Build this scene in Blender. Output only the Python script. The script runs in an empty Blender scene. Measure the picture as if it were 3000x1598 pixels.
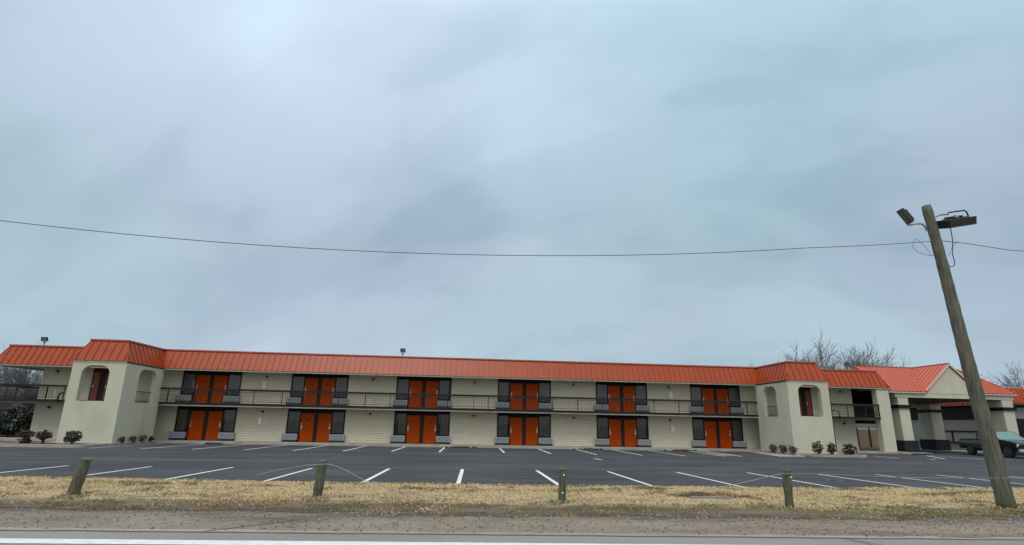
import bpy, bmesh, math, random
import numpy as np
from mathutils import Vector, Matrix, noise
random.seed(7); RNG = np.random.default_rng(7)
S = bpy.context.scene
COL = S.collection
R = math.radians
GZ = -0.154            # level of the parking lot; 0 is the motel walkway

# ------------------------------------------------------------------ camera
cam_d = bpy.data.cameras.new("camera"); cam = bpy.data.objects.new("camera", cam_d); COL.objects.link(cam)
PITCH, YAW, ROLL = 0.22051, 0.08666, 0.01895
cp, sp, c_, s_ = math.cos(PITCH), math.sin(PITCH), math.cos(YAW), math.sin(YAW)
F = Vector((s_*cp, c_*cp, sp)); Rt = Vector((c_, -s_, 0)); Up = Rt.cross(F)
R2 = Rt*math.cos(ROLL)+Up*math.sin(ROLL); U2 = -Rt*math.sin(ROLL)+Up*math.cos(ROLL)
cam.matrix_world = Matrix(((R2.x, U2.x, -F.x, 0), (R2.y, U2.y, -F.y, 0), (R2.z, U2.z, -F.z, 1.5165), (0, 0, 0, 1)))
cam_d.sensor_fit = 'HORIZONTAL'; cam_d.sensor_width = 36
cam_d.lens = 36*1392.82/3000
cam_d.shift_y = (931.75-799)/3000
cam_d.clip_start = 0.1; cam_d.clip_end = 3000
S.camera = cam

# ------------------------------------------------------------------ light
SUN_EL, SUN_ROT = R(55), R(190)
w = bpy.data.worlds.new("World"); S.world = w; w.use_nodes = True
LOBES = [((-.38, .77, .50), .40, .09), ((-.50, .69, .53), .18, -.03), ((-.12, .72, .68), .40, .07), ((.64, .62, .44), .34, -.10), ((.50, .76, .42), .24, -.05),
         ((-.68, .57, .50), .34, -.16), ((-.06, .89, .44), .22, -.04), ((.18, .83, .52), .30, .09), ((-.11, .96, .24), .22, -.03), ((.08, .985, .15), .2, -.03), ((-.62, .70, .33), .24, -.02), ((.68, .50, .55), .26, .04)]
def build_world():
    nt = w.node_tree; N = nt.nodes; L = nt.links
    N.clear()
    out = N.new('ShaderNodeOutputWorld'); bg = N.new('ShaderNodeBackground')
    L.new(bg.outputs[0], out.inputs[0]); bg.inputs[1].default_value = 1.0
    tc = N.new('ShaderNodeTexCoord')
    sky = N.new('ShaderNodeTexSky'); sky.sky_type = 'NISHITA'; sky.sun_disc = False
    sky.sun_elevation = SUN_EL; sky.sun_rotation = SUN_ROT; sky.air_density = 1.0; sky.dust_density = 2.0
    skm = N.new('ShaderNodeVectorMath'); skm.operation = 'SCALE'; skm.inputs['Scale'].default_value = 0.10
    L.new(sky.outputs[0], skm.inputs[0])
    sep = N.new('ShaderNodeSeparateXYZ'); L.new(tc.outputs['Generated'], sep.inputs[0])
    def math_(op, a, b=None, c=None):
        m = N.new('ShaderNodeMath'); m.operation = op
        for i, v in enumerate((a, b, c)):
            if v is None: continue
            if isinstance(v, (int, float)): m.inputs[i].default_value = v
            else: L.new(v, m.inputs[i])
        return m.outputs[0]
    z = math_('MAXIMUM', sep.outputs[2], 0.0)
    # cloud deck seen from below: project the direction on a plane overhead
    den = math_('ADD', z, 0.55)
    u = math_('DIVIDE', sep.outputs[0], den); v = math_('DIVIDE', sep.outputs[1], den)
    cmb = N.new('ShaderNodeCombineXYZ'); L.new(u, cmb.inputs[0]); L.new(v, cmb.inputs[1])
    def nz(scale, detail, off, rot=0.5, sx=1.0, sy=1.0, rough=0.5, dist=0.0):
        m0 = N.new('ShaderNodeMapping'); m0.inputs['Rotation'].default_value = (0, 0, rot); L.new(cmb.outputs[0], m0.inputs[0])
        mp = N.new('ShaderNodeMapping'); mp.inputs['Location'].default_value = off
        mp.inputs['Scale'].default_value = (sx, sy, 1)
        L.new(m0.outputs[0], mp.inputs[0])
        t = N.new('ShaderNodeTexNoise'); t.inputs['Scale'].default_value = scale
        t.inputs['Detail'].default_value = detail; t.inputs['Roughness'].default_value = rough
        t.inputs['Distortion'].default_value = dist
        L.new(mp.outputs[0], t.inputs['Vector']); return t.outputs['Fac']
    def ramp(src, stops, interp='EASE'):
        r = N.new('ShaderNodeValToRGB'); r.color_ramp.interpolation = interp
        el = r.color_ramp.elements
        el[0].position, el[0].color = stops[0][0], (*stops[0][1], 1)
        el[1].position, el[1].color = stops[-1][0], (*stops[-1][1], 1)
        for p_, c in stops[1:-1]:
            e = el.new(p_); e.color = (*c, 1)
        L.new(src, r.inputs[0]); return r.outputs[0]
    big = nz(2.2, 3.0, (3.1, 1.7, 0.3), rot=0.45, sx=.5, sy=1.0, rough=0.45, dist=0.35)
    mid = nz(6.0, 5.0, (7.3, 2.2, 1.0), rot=0.40, sx=.42, sy=1.0, rough=0.5, dist=0.5)
    fine = nz(3.4, 5.0, (1.3, 5.2, 2.0), rot=0.2, sx=.8, sy=1.0, rough=0.5, dist=0.6)
    tint = nz(1.3, 1.0, (1.3, 9.2, 4.0), rot=0.2)
    fac = math_('ADD', math_('MULTIPLY', big, 0.52), math_('ADD', math_('MULTIPLY', mid, 0.26), math_('MULTIPLY', fine, 0.22)))
    # thinner and thicker parts of the deck: soft lobes around given directions, edges torn by noise
    wv = N.new('ShaderNodeTexNoise'); wv.inputs['Scale'].default_value = 3.0; wv.inputs['Detail'].default_value = 3
    L.new(tc.outputs['Generated'], wv.inputs['Vector'])
    wd = N.new('ShaderNodeVectorMath'); wd.operation = 'MULTIPLY_ADD'; wd.inputs[1].default_value = (.40, .40, .40)
    L.new(wv.outputs['Color'], wd.inputs[0]); L.new(tc.outputs['Generated'], wd.inputs[2])
    for (d0, rad, amp) in LOBES:
        ds = N.new('ShaderNodeVectorMath'); ds.operation = 'DISTANCE'
        L.new(wd.outputs[0], ds.inputs[0]); ds.inputs[1].default_value = tuple(q+.20 for q in d0)
        mr = N.new('ShaderNodeMapRange'); mr.interpolation_type = 'SMOOTHSTEP'; L.new(ds.outputs['Value'], mr.inputs[0])
        mr.inputs[1].default_value = rad; mr.inputs[2].default_value = 0.0; mr.inputs[3].default_value = 0.0; mr.inputs[4].default_value = amp
        fac = math_('ADD', fac, mr.outputs[0])
    cl = ramp(fac, [(0.33, (0.345, 0.485, 0.575)), (0.44, (0.425, 0.56, 0.655)), (0.56, (0.495, 0.63, 0.73)), (0.74, (0.575, 0.745, 0.84))])
    tn = ramp(tint, [(0.4, (0.97, 1.015, 1.0)), (0.6, (1.035, 0.985, 1.02))])
    mul = N.new('ShaderNodeVectorMath'); mul.operation = 'MULTIPLY'; L.new(cl, mul.inputs[0]); L.new(tn, mul.inputs[1])
    # the overcast deck is brightest overhead, where the veiled sun stands
    zr = N.new('ShaderNodeMapRange'); zr.interpolation_type = 'SMOOTHSTEP'
    L.new(sep.outputs[2], zr.inputs[0]); zr.inputs[1].default_value = 0.68; zr.inputs[2].default_value = 0.97
    zr.inputs[3].default_value = 1.0; zr.inputs[4].default_value = 3.1
    zl = N.new('ShaderNodeMapRange'); zl.interpolation_type = 'SMOOTHSTEP'
    L.new(sep.outputs[2], zl.inputs[0]); zl.inputs[1].default_value = 0.25; zl.inputs[2].default_value = 0.72
    zl.inputs[3].default_value = 0.95; zl.inputs[4].default_value = 1.24
    # side of the sky the veiled sun stands on (behind the viewer)
    yr = N.new('ShaderNodeMapRange'); yr.interpolation_type = 'SMOOTHSTEP'
    L.new(sep.outputs[1], yr.inputs[0]); yr.inputs[1].default_value = 0.1; yr.inputs[2].default_value = -0.7
    yr.inputs[3].default_value = 1.0; yr.inputs[4].default_value = 1.25
    gain = math_('MULTIPLY', math_('MULTIPLY', zr.outputs[0], zl.outputs[0]), yr.outputs[0])
    g2 = N.new('ShaderNodeVectorMath'); g2.operation = 'SCALE'; L.new(mul.outputs[0], g2.inputs[0]); L.new(gain, g2.inputs['Scale'])
    # the bright part of the deck overhead is near white
    wn = N.new('ShaderNodeMix'); wn.data_type = 'RGBA'; wn.blend_type = 'MULTIPLY'; wn.inputs[7].default_value = (1.27, 1.03, 0.90, 1)
    zc = N.new('ShaderNodeMapRange'); zc.interpolation_type = 'SMOOTHSTEP'; L.new(sep.outputs[2], zc.inputs[0])
    zc.inputs[1].default_value = 0.70; zc.inputs[2].default_value = 0.9
    yc = N.new('ShaderNodeMapRange'); yc.interpolation_type = 'SMOOTHSTEP'; L.new(sep.outputs[1], yc.inputs[0])
    yc.inputs[1].default_value = 0.25; yc.inputs[2].default_value = -0.35
    L.new(math_('MAXIMUM', zc.outputs[0], yc.outputs[0]), wn.inputs[0]); L.new(g2.outputs[0], wn.inputs[6])
    mx = N.new('ShaderNodeMix'); mx.data_type = 'RGBA'; mx.inputs[0].default_value = 0.94
    L.new(skm.outputs[0], mx.inputs[6]); L.new(wn.outputs[2], mx.inputs[7])
    L.new(mx.outputs[2], bg.inputs[0])
build_world()
sd = bpy.data.lights.new("sun", 'SUN'); sun = bpy.data.objects.new("sun", sd); COL.objects.link(sun)
sd.energy = 1.1; sd.angle = R(25); sd.color = (1, 0.96, 0.9)
# direction towards the sun: behind the viewer, slightly left
sdir = Vector((-0.25, -0.80, 1.15)).normalized()
sun.rotation_euler = sdir.to_track_quat('Z', 'Y').to_euler()
S.view_settings.view_transform = 'Standard'; S.view_settings.look = 'None'
S.view_settings.exposure = 0; S.view_settings.gamma = 1
S.render.engine = 'CYCLES'

# ------------------------------------------------------------------ materials
def lin(r, g, b): return tuple(((x/255)/12.92 if x/255 <= .04045 else ((x/255+.055)/1.055)**2.4) for x in (r, g, b))
def mat(name, col, rough=0.7, metal=0.0, var=0.0, vscale=3.0, col2=None, bump=0.0, bscale=20.0, spec=0.5, stretch=(1, 1, 1), detail=6, c2lo=0.45, c2hi=0.6, coords='Object'):
    m = bpy.data.materials.new(name); m.use_nodes = True
    nt = m.node_tree; N = nt.nodes; L = nt.links; b = N['Principled BSDF']
    b.inputs['Base Color'].default_value = (*col, 1); b.inputs['Roughness'].default_value = rough
    b.inputs['Metallic'].default_value = metal; b.inputs['Specular IOR Level'].default_value = spec
    if var or col2 or bump:
        tc = N.new('ShaderNodeTexCoord'); mp = N.new('ShaderNodeMapping'); mp.inputs['Scale'].default_value = stretch
        if coords == 'World':
            g = N.new('ShaderNodeNewGeometry'); L.new(g.outputs['Position'], mp.inputs[0])
        else: L.new(tc.outputs[coords], mp.inputs[0])
    cur = None
    if col2:
        t = N.new('ShaderNodeTexNoise'); t.inputs['Scale'].default_value = vscale*0.6; t.inputs['Detail'].default_value = detail
        L.new(mp.outputs[0], t.inputs['Vector'])
        r = N.new('ShaderNodeMapRange'); r.inputs[1].default_value = c2lo; r.inputs[2].default_value = c2hi; L.new(t.outputs['Fac'], r.inputs[0])
        mx = N.new('ShaderNodeMix'); mx.data_type = 'RGBA'; L.new(r.outputs[0], mx.inputs[0])
        mx.inputs[6].default_value = (*col, 1); mx.inputs[7].default_value = (*col2, 1); cur = mx.outputs[2]
    if var:
        t = N.new('ShaderNodeTexNoise'); t.inputs['Scale'].default_value = vscale; t.inputs['Detail'].default_value = detail
        L.new(mp.outputs[0], t.inputs['Vector'])
        r = N.new('ShaderNodeMapRange'); r.inputs[1].default_value = 0.25; r.inputs[2].default_value = 0.75
        r.inputs[3].default_value = 1-var; r.inputs[4].default_value = 1+var; L.new(t.outputs['Fac'], r.inputs[0])
        sc = N.new('ShaderNodeVectorMath'); sc.operation = 'SCALE'; L.new(r.outputs[0], sc.inputs['Scale'])
        if cur is not None: L.new(cur, sc.inputs[0])
        else: sc.inputs[0].default_value = col
        cur = sc.outputs[0]
    if cur is not None: L.new(cur, b.inputs['Base Color'])
    if bump:
        t = N.new('ShaderNodeTexNoise'); t.inputs['Scale'].default_value = bscale; t.inputs['Detail'].default_value = 4
        L.new(mp.outputs[0], t.inputs['Vector'])
        bp = N.new('ShaderNodeBump'); bp.inputs['Strength'].default_value = bump; bp.inputs['Distance'].default_value = 0.02
        L.new(t.outputs['Fac'], bp.inputs['Height']); L.new(bp.outputs[0], b.inputs['Normal'])
    return m
M = {}
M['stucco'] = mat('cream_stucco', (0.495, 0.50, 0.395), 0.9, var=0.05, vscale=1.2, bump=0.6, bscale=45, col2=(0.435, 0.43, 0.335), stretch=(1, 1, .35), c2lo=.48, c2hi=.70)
M['siding'] = mat('cream_lap_siding', (0.64, 0.61, 0.475), 0.65, var=0.05, vscale=2.0)
M['trim'] = mat('pale_trim', (0.52, 0.50, 0.42), 0.6, var=0.05)
M['roof'] = mat('orange_standing_seam_metal', (0.30, 0.047, 0.008), 0.36, var=0.09, vscale=1.2, spec=0.35)
M['roofcap'] = mat('orange_ridge_cap_metal', (0.42, 0.07, 0.03), 0.25, spec=0.8)
M['roof_pink'] = mat('faded_coral_metal_roof', (0.44, 0.088, 0.040), 0.32, var=0.05, vscale=1.5, spec=0.9)
M['deck'] = mat('roof_deck_grey', (0.25, 0.25, 0.25), 0.9)
M['black'] = mat('black_painted_wood', (0.009, 0.009, 0.010), 0.5, spec=0.15)
M['darkbrown'] = mat('dark_brown_panel', (0.020, 0.016, 0.014), 0.6, spec=0.2, var=0.2)
M['mullion'] = mat('dark_brown_paint', (0.028, 0.022, 0.020), 0.6, spec=0.15, var=0.1)
M['door'] = mat('orange_red_door_paint', (0.40, 0.055, 0.0005), 0.5, spec=0.12, var=0.07, vscale=2.5)
M['metal'] = mat('brushed_nickel', (0.6, 0.6, 0.58), 0.3, metal=0.8)
M['ac'] = mat('grey_ac_plastic', (0.30, 0.345, 0.385), 0.5, var=0.08)
M['acdark'] = mat('dark_ac_base', (0.02, 0.022, 0.026), 0.6)
M['curtain'] = mat('grey_curtain_fabric', (0.15, 0.145, 0.12), 0.95, var=0.15, vscale=4, stretch=(6, 1, 0.3))
M['curtain_up'] = mat('grey_blackout_lining', (0.20, 0.205, 0.205), 0.9, var=0.1, vscale=4, stretch=(6, 1, 0.3))
M['rail'] = mat('dark_railing_paint', (0.020, 0.018, 0.017), 0.5, spec=0.2, var=0.15)
M['baluster'] = mat('dark_baluster_metal', (0.022, 0.021, 0.019), 0.6, spec=0.2)
M['white'] = mat('white_enamel', (0.88, 0.88, 0.84), 0.5, var=0.05)
M['paint'] = mat('white_road_paint', (0.56, 0.58, 0.56), 0.7, var=0.14, vscale=9, bump=0.3, bscale=80)
M['oldpaint'] = mat('worn_white_paint', (0.30, 0.32, 0.34), 0.8, var=0.4, vscale=3)
M['concrete'] = mat('pale_concrete', (0.33, 0.31, 0.265), 0.9, var=0.18, vscale=1.6, bump=0.5, bscale=30, col2=(0.22, 0.20, 0.17), c2lo=.5, c2hi=.75)
M['lamp'] = mat('bronze_fixture', (0.02, 0.017, 0.012), 0.4)
M['lens'] = mat('pale_fixture_glass', (0.55, 0.53, 0.42), 0.2)
M['ledface'] = mat('grey_led_lens', (0.10, 0.115, 0.11), 0.4)
M['galv'] = mat('galvanised_steel', (0.28, 0.29, 0.31), 0.45, metal=0.5)
M['poleblack'] = mat('matte_black_housing', (0.010, 0.010, 0.011), 0.5)
M['wire'] = mat('weathered_cable', (0.045, 0.05, 0.06), 0.6)
M['cable'] = mat('steel_cable', (0.22, 0.225, 0.21), 0.45, metal=0.3)
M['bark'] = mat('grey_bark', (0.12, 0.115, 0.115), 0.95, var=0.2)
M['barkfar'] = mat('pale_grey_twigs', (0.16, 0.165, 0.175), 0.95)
M['leaf_dark'] = mat('dark_evergreen_leaf', (0.012, 0.026, 0.013), 0.6, var=0.3, vscale=6)
M['leaf_green'] = mat('olive_shrub_leaf', (0.035, 0.05, 0.024), 0.7, var=0.35, vscale=12)
M['leaf_red'] = mat('maroon_shrub_leaf', (0.06, 0.016, 0.013), 0.7, var=0.35, vscale=12)
M['leaf_brown'] = mat('brown_shrub_leaf', (0.05, 0.035, 0.026), 0.7, var=0.35, vscale=12)
M['stem'] = mat('brown_stem', (0.06, 0.04, 0.03), 0.9)
M['mulch'] = mat('red_brown_mulch', (0.10, 0.038, 0.026), 1.0, var=0.4, vscale=14, bump=1, bscale=30)
M['fence'] = mat('weathered_board_fence', (0.20, 0.15, 0.10), 0.9, var=0.2, vscale=2, stretch=(4, 4, .5))
def glass_mat():
    m = bpy.data.materials.new('window_glass'); m.use_nodes = True
    nt = m.node_tree; N = nt.nodes; L = nt.links; N.clear()
    o = N.new('ShaderNodeOutputMaterial'); mx = N.new('ShaderNodeMixShader')
    t = N.new('ShaderNodeBsdfTransparent'); t.inputs[0].default_value = (0.86, 0.88, 0.87, 1)
    g = N.new('ShaderNodeBsdfGlossy'); g.inputs['Roughness'].default_value = 0.03
    f = N.new('ShaderNodeFresnel'); f.inputs[0].default_value = 1.5
    tc = N.new('ShaderNodeTexCoord'); nz = N.new('ShaderNodeTexNoise'); nz.inputs['Scale'].default_value = 1.2
    bp = N.new('ShaderNodeBump'); bp.inputs['Strength'].default_value = 0.15; bp.inputs['Distance'].default_value = 0.02
    L.new(tc.outputs['Object'], nz.inputs['Vector']); L.new(nz.outputs[0], bp.inputs['Height']); L.new(bp.outputs[0], g.inputs['Normal'])
    L.new(f.outputs[0], mx.inputs[0]); L.new(t.outputs[0], mx.inputs[1]); L.new(g.outputs[0], mx.inputs[2]); L.new(mx.outputs[0], o.inputs[0])
    return m
M['glass'] = glass_mat()
def wood_mat(name, a, b_, moss):
    m = bpy.data.materials.new(name); m.use_nodes = True
    nt = m.node_tree; N = nt.nodes; L = nt.links; b = N['Principled BSDF']; b.inputs['Roughness'].default_value = 0.95
    tc = N.new('ShaderNodeTexCoord')
    mp = N.new('ShaderNodeMapping'); mp.inputs['Scale'].default_value = (14, 14, 0.9); L.new(tc.outputs['Object'], mp.inputs[0])
    t = N.new('ShaderNodeTexNoise'); t.inputs['Scale'].default_value = 2.2; t.inputs['Detail'].default_value = 8; L.new(mp.outputs[0], t.inputs['Vector'])
    r = N.new('ShaderNodeMapRange'); r.inputs[1].default_value = 0.35; r.inputs[2].default_value = 0.65; L.new(t.outputs['Fac'], r.inputs[0])
    mx = N.new('ShaderNodeMix'); mx.data_type = 'RGBA'; L.new(r.outputs[0], mx.inputs[0]); mx.inputs[6].default_value = (*a, 1); mx.inputs[7].default_value = (*b_, 1)
    mp2 = N.new('ShaderNodeMapping'); mp2.inputs['Scale'].default_value = (3, 3, 1.1); mp2.inputs['Location'].default_value = (2, 1, 5); L.new(tc.outputs['Object'], mp2.inputs[0])
    t2 = N.new('ShaderNodeTexNoise'); t2.inputs['Scale'].default_value = 1.6; t2.inputs['Detail'].default_value = 5; L.new(mp2.outputs[0], t2.inputs['Vector'])
    r2 = N.new('ShaderNodeMapRange'); r2.inputs[1].default_value = 0.50; r2.inputs[2].default_value = 0.64; r2.inputs[4].default_value = 0.8; L.new(t2.outputs['Fac'], r2.inputs[0])
    mx2 = N.new('ShaderNodeMix'); mx2.data_type = 'RGBA'; L.new(r2.outputs[0], mx2.inputs[0]); L.new(mx.outputs[2], mx2.inputs[6]); mx2.inputs[7].default_value = (*moss, 1)
    L.new(mx2.outputs[2], b.inputs['Base Color'])
    bp = N.new('ShaderNodeBump'); bp.inputs['Strength'].default_value = 0.8; bp.inputs['Distance'].default_value = 0.02
    L.new(t.outputs['Fac'], bp.inputs['Height']); L.new(bp.outputs[0], b.inputs['Normal'])
    return m
M['polewood'] = wood_mat('weathered_pole_wood', (0.135, 0.13, 0.10), (0.055, 0.053, 0.042), (0.06, 0.085, 0.045))
M['postwood'] = wood_mat('mossy_post_wood', (0.13, 0.13, 0.085), (0.055, 0.055, 0.04), (0.075, 0.095, 0.05))

def ground_mat(name, base, layers, rough=0.95, bump=0.4, bscale=60, rough_var=None):
    """layers: (colour, scale, stretch, lo, hi, amount, offset) mixed over base by noise in world position"""
    m = bpy.data.materials.new(name); m.use_nodes = True
    nt = m.node_tree; N = nt.nodes; L = nt.links; b = N['Principled BSDF']; b.inputs['Roughness'].default_value = rough
    g = N.new('ShaderNodeNewGeometry'); cur = None
    for (c, sc, st, lo, hi, am, off) in layers:
        mp = N.new('ShaderNodeMapping'); mp.inputs['Scale'].default_value = st; mp.inputs['Location'].default_value = (off, off*1.7, 0)
        L.new(g.outputs['Position'], mp.inputs[0])
        t = N.new('ShaderNodeTexNoise'); t.inputs['Scale'].default_value = sc; t.inputs['Detail'].default_value = 8; t.inputs['Roughness'].default_value = 0.6
        L.new(mp.outputs[0], t.inputs['Vector'])
        r = N.new('ShaderNodeMapRange'); r.inputs[1].default_value = lo; r.inputs[2].default_value = hi; r.inputs[4].default_value = am; L.new(t.outputs['Fac'], r.inputs[0])
        mx = N.new('ShaderNodeMix'); mx.data_type = 'RGBA'; L.new(r.outputs[0], mx.inputs[0])
        if cur is None: mx.inputs[6].default_value = (*base, 1)
        else: L.new(cur, mx.inputs[6])
        mx.inputs[7].default_value = (*c, 1); cur = mx.outputs[2]
    L.new(cur, b.inputs['Base Color'])
    t = N.new('ShaderNodeTexNoise'); t.inputs['Scale'].default_value = bscale; t.inputs['Detail'].default_value = 5
    L.new(g.outputs['Position'], t.inputs['Vector'])
    bp = N.new('ShaderNodeBump'); bp.inputs['Strength'].default_value = bump; bp.inputs['Distance'].default_value = 0.02
    L.new(t.outputs['Fac'], bp.inputs['Height']); L.new(bp.outputs[0], b.inputs['Normal'])
    return m
M['asphalt'] = ground_mat('sealed_parking_asphalt', (0.030, 0.033, 0.039), [
    ((0.055, 0.061, 0.065), 0.35, (0.35, 1, 1), 0.42, 0.62, 0.9, 3),
    ((0.021, 0.022, 0.027), 0.8, (0.3, 1, 1), 0.5, 0.66, 0.8, 11),
    ((0.085, 0.09, 0.095), 1.3, (0.10, 1.8, 1), 0.58, 0.72, 0.6, 20),
    ((0.10, 0.105, 0.11), 0.55, (0.22, 1.4, 1), 0.56, 0.70, 0.45, 61),
    ((0.013, 0.013, 0.015), 1.7, (1, 1, 1), 0.66, 0.74, 0.6, 33),
    ((0.025, 0.026, 0.03), 45, (1, 1, 1), 0.5, 0.7, 0.5, 2),
    ((0.13, 0.135, 0.14), 60, (1, 1, 1), 0.62, 0.75, 0.5, 5)], rough=0.8, bump=0.5, bscale=90)
M['asphalt'].node_tree.nodes['Principled BSDF'].inputs['Specular IOR Level'].default_value = 0.3
M['tyremark'] = ground_mat('pale_scuffed_asphalt', (0.062, 0.067, 0.072), [((0.036, 0.039, 0.045), 2.2, (1, 1, 1), 0.42, 0.56, 1.0, 3)], rough=.85, bump=.4, bscale=90)
M['roadasph'] = ground_mat('old_road_asphalt', (0.215, 0.205, 0.185), [
    ((0.17, 0.16, 0.15), 0.7, (0.3, 1.2, 1), 0.42, 0.62, 0.8, 1),
    ((0.38, 0.37, 0.34), 70, (1, 1, 1), 0.54, 0.7, 0.7, 7),
    ((0.09, 0.085, 0.08), 55, (1, 1, 1), 0.54, 0.7, 0.6, 9)], bump=0.7, bscale=70)
M['roadedge'] = ground_mat('pale_road_edge', (0.27, 0.255, 0.215), [
    ((0.19, 0.175, 0.15), 2.0, (0.4, 1.2, 1), 0.42, 0.62, 0.8, 1),
    ((0.38, 0.36, 0.32), 60, (1, 1, 1), 0.56, 0.7, 0.6, 7)], bump=0.7, bscale=70)
M['shoulder'] = ground_mat('gravelly_dirt', (0.175, 0.142, 0.103), [
    ((0.225, 0.195, 0.150), 0.8, (0.35, 1, 1), 0.42, 0.60, 0.8, 4),
    ((0.07, 0.052, 0.042), 1.1, (0.3, 1.3, 1), 0.52, 0.68, 0.9, 14),
    ((0.30, 0.26, 0.22), 38, (1, 1, 1), 0.56, 0.68, 0.6, 7),
    ((0.06, 0.048, 0.04), 34, (1, 1, 1), 0.55, 0.68, 0.6, 9)], bump=1.0, bscale=40)
def soil_band(m):
    nt = m.node_tree; N = nt.nodes; L = nt.links; b = N['Principled BSDF']
    src = b.inputs['Base Color'].links[0].from_socket
    g = N.new('ShaderNodeNewGeometry'); sp = N.new('ShaderNodeSeparateXYZ'); L.new(g.outputs['Position'], sp.inputs[0])
    t = N.new('ShaderNodeTexNoise'); t.inputs['Scale'].default_value = 1.1; t.inputs['Detail'].default_value = 9; t.inputs['Roughness'].default_value = .65
    mp = N.new('ShaderNodeMapping'); mp.inputs['Scale'].default_value = (.6, 1.6, 1); L.new(g.outputs['Position'], mp.inputs[0]); L.new(mp.outputs[0], t.inputs['Vector'])
    a = N.new('ShaderNodeMath'); a.operation = 'MULTIPLY_ADD'; L.new(sp.outputs[0], a.inputs[0]); a.inputs[1].default_value = .045; L.new(sp.outputs[1], a.inputs[2])
    c = N.new('ShaderNodeMath'); c.operation = 'MULTIPLY_ADD'; L.new(t.outputs['Fac'], c.inputs[0]); c.inputs[1].default_value = 2.4; L.new(a.outputs[0], c.inputs[2])
    r = N.new('ShaderNodeMapRange'); r.interpolation_type = 'SMOOTHSTEP'; L.new(c.outputs[0], r.inputs[0]); r.inputs[1].default_value = 9.9; r.inputs[2].default_value = 11.0; r.inputs[4].default_value = .85
    mx = N.new('ShaderNodeMix'); mx.data_type = 'RGBA'; L.new(r.outputs[0], mx.inputs[0]); L.new(src, mx.inputs[6]); mx.inputs[7].default_value = (.075, .055, .040, 1)
    L.new(mx.outputs[2], b.inputs['Base Color'])
def verge_band(m):
    nt = m.node_tree; N = nt.nodes; L = nt.links; b = N['Principled BSDF']
    src = b.inputs['Base Color'].links[0].from_socket
    g = N.new('ShaderNodeNewGeometry'); sp = N.new('ShaderNodeSeparateXYZ'); L.new(g.outputs['Position'], sp.inputs[0])
    t = N.new('ShaderNodeTexNoise'); t.inputs['Scale'].default_value = 1.0; t.inputs['Detail'].default_value = 9; t.inputs['Roughness'].default_value = .65
    mp = N.new('ShaderNodeMapping'); mp.inputs['Scale'].default_value = (.5, 1.6, 1); L.new(g.outputs['Position'], mp.inputs[0]); L.new(mp.outputs[0], t.inputs['Vector'])
    a = N.new('ShaderNodeMath'); a.operation = 'MULTIPLY_ADD'; L.new(sp.outputs[0], a.inputs[0]); a.inputs[1].default_value = .045; L.new(sp.outputs[1], a.inputs[2])
    c = N.new('ShaderNodeMath'); c.operation = 'MULTIPLY_ADD'; L.new(t.outputs['Fac'], c.inputs[0]); c.inputs[1].default_value = 3.0; L.new(a.outputs[0], c.inputs[2])
    r = N.new('ShaderNodeMapRange'); r.interpolation_type = 'SMOOTHSTEP'; L.new(c.outputs[0], r.inputs[0]); r.inputs[1].default_value = 12.6; r.inputs[2].default_value = 11.6; r.inputs[3].default_value = 0.0; r.inputs[4].default_value = .85
    mx = N.new('ShaderNodeMix'); mx.data_type = 'RGBA'; L.new(r.outputs[0], mx.inputs[0]); L.new(src, mx.inputs[6]); mx.inputs[7].default_value = (.085, .062, .042, 1)
    L.new(mx.outputs[2], b.inputs['Base Color'])
soil_band(M['shoulder'])
M['soil'] = ground_mat('damp_dark_soil', (0.085, 0.062, 0.045), [
    ((0.05, 0.036, 0.028), 2.0, (0.5, 1.3, 1), 0.45, 0.6, 0.8, 4),
    ((0.17, 0.14, 0.10), 25, (1, 1, 1), 0.56, 0.7, 0.7, 14)], bump=1.0, bscale=35)
M['verge'] = ground_mat('dry_grass_thatch', (0.36, 0.28, 0.155), [
    ((0.20, 0.165, 0.09), 1.5, (0.5, 1.5, 1), 0.45, 0.62, 0.8, 4),
    ((0.12, 0.12, 0.05), 1.3, (0.4, 1.3, 1), 0.56, 0.68, 0.6, 24),
    ((0.11, 0.08, 0.05), 1.6, (0.6, 1.6, 1), 0.50, 0.64, 0.8, 44),
    ((0.09, 0.065, 0.04), 16, (1, 1, 1), 0.52, 0.7, 0.5, 14)], bump=1.0, bscale=30)
verge_band(M['verge'])
M['ground'] = ground_mat('dull_winter_lawn', (0.16, 0.14, 0.09), [
    ((0.09, 0.085, 0.05), 0.5, (1, 1, 1), 0.42, 0.62, 0.9, 4)], bump=0.5, bscale=5)

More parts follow.
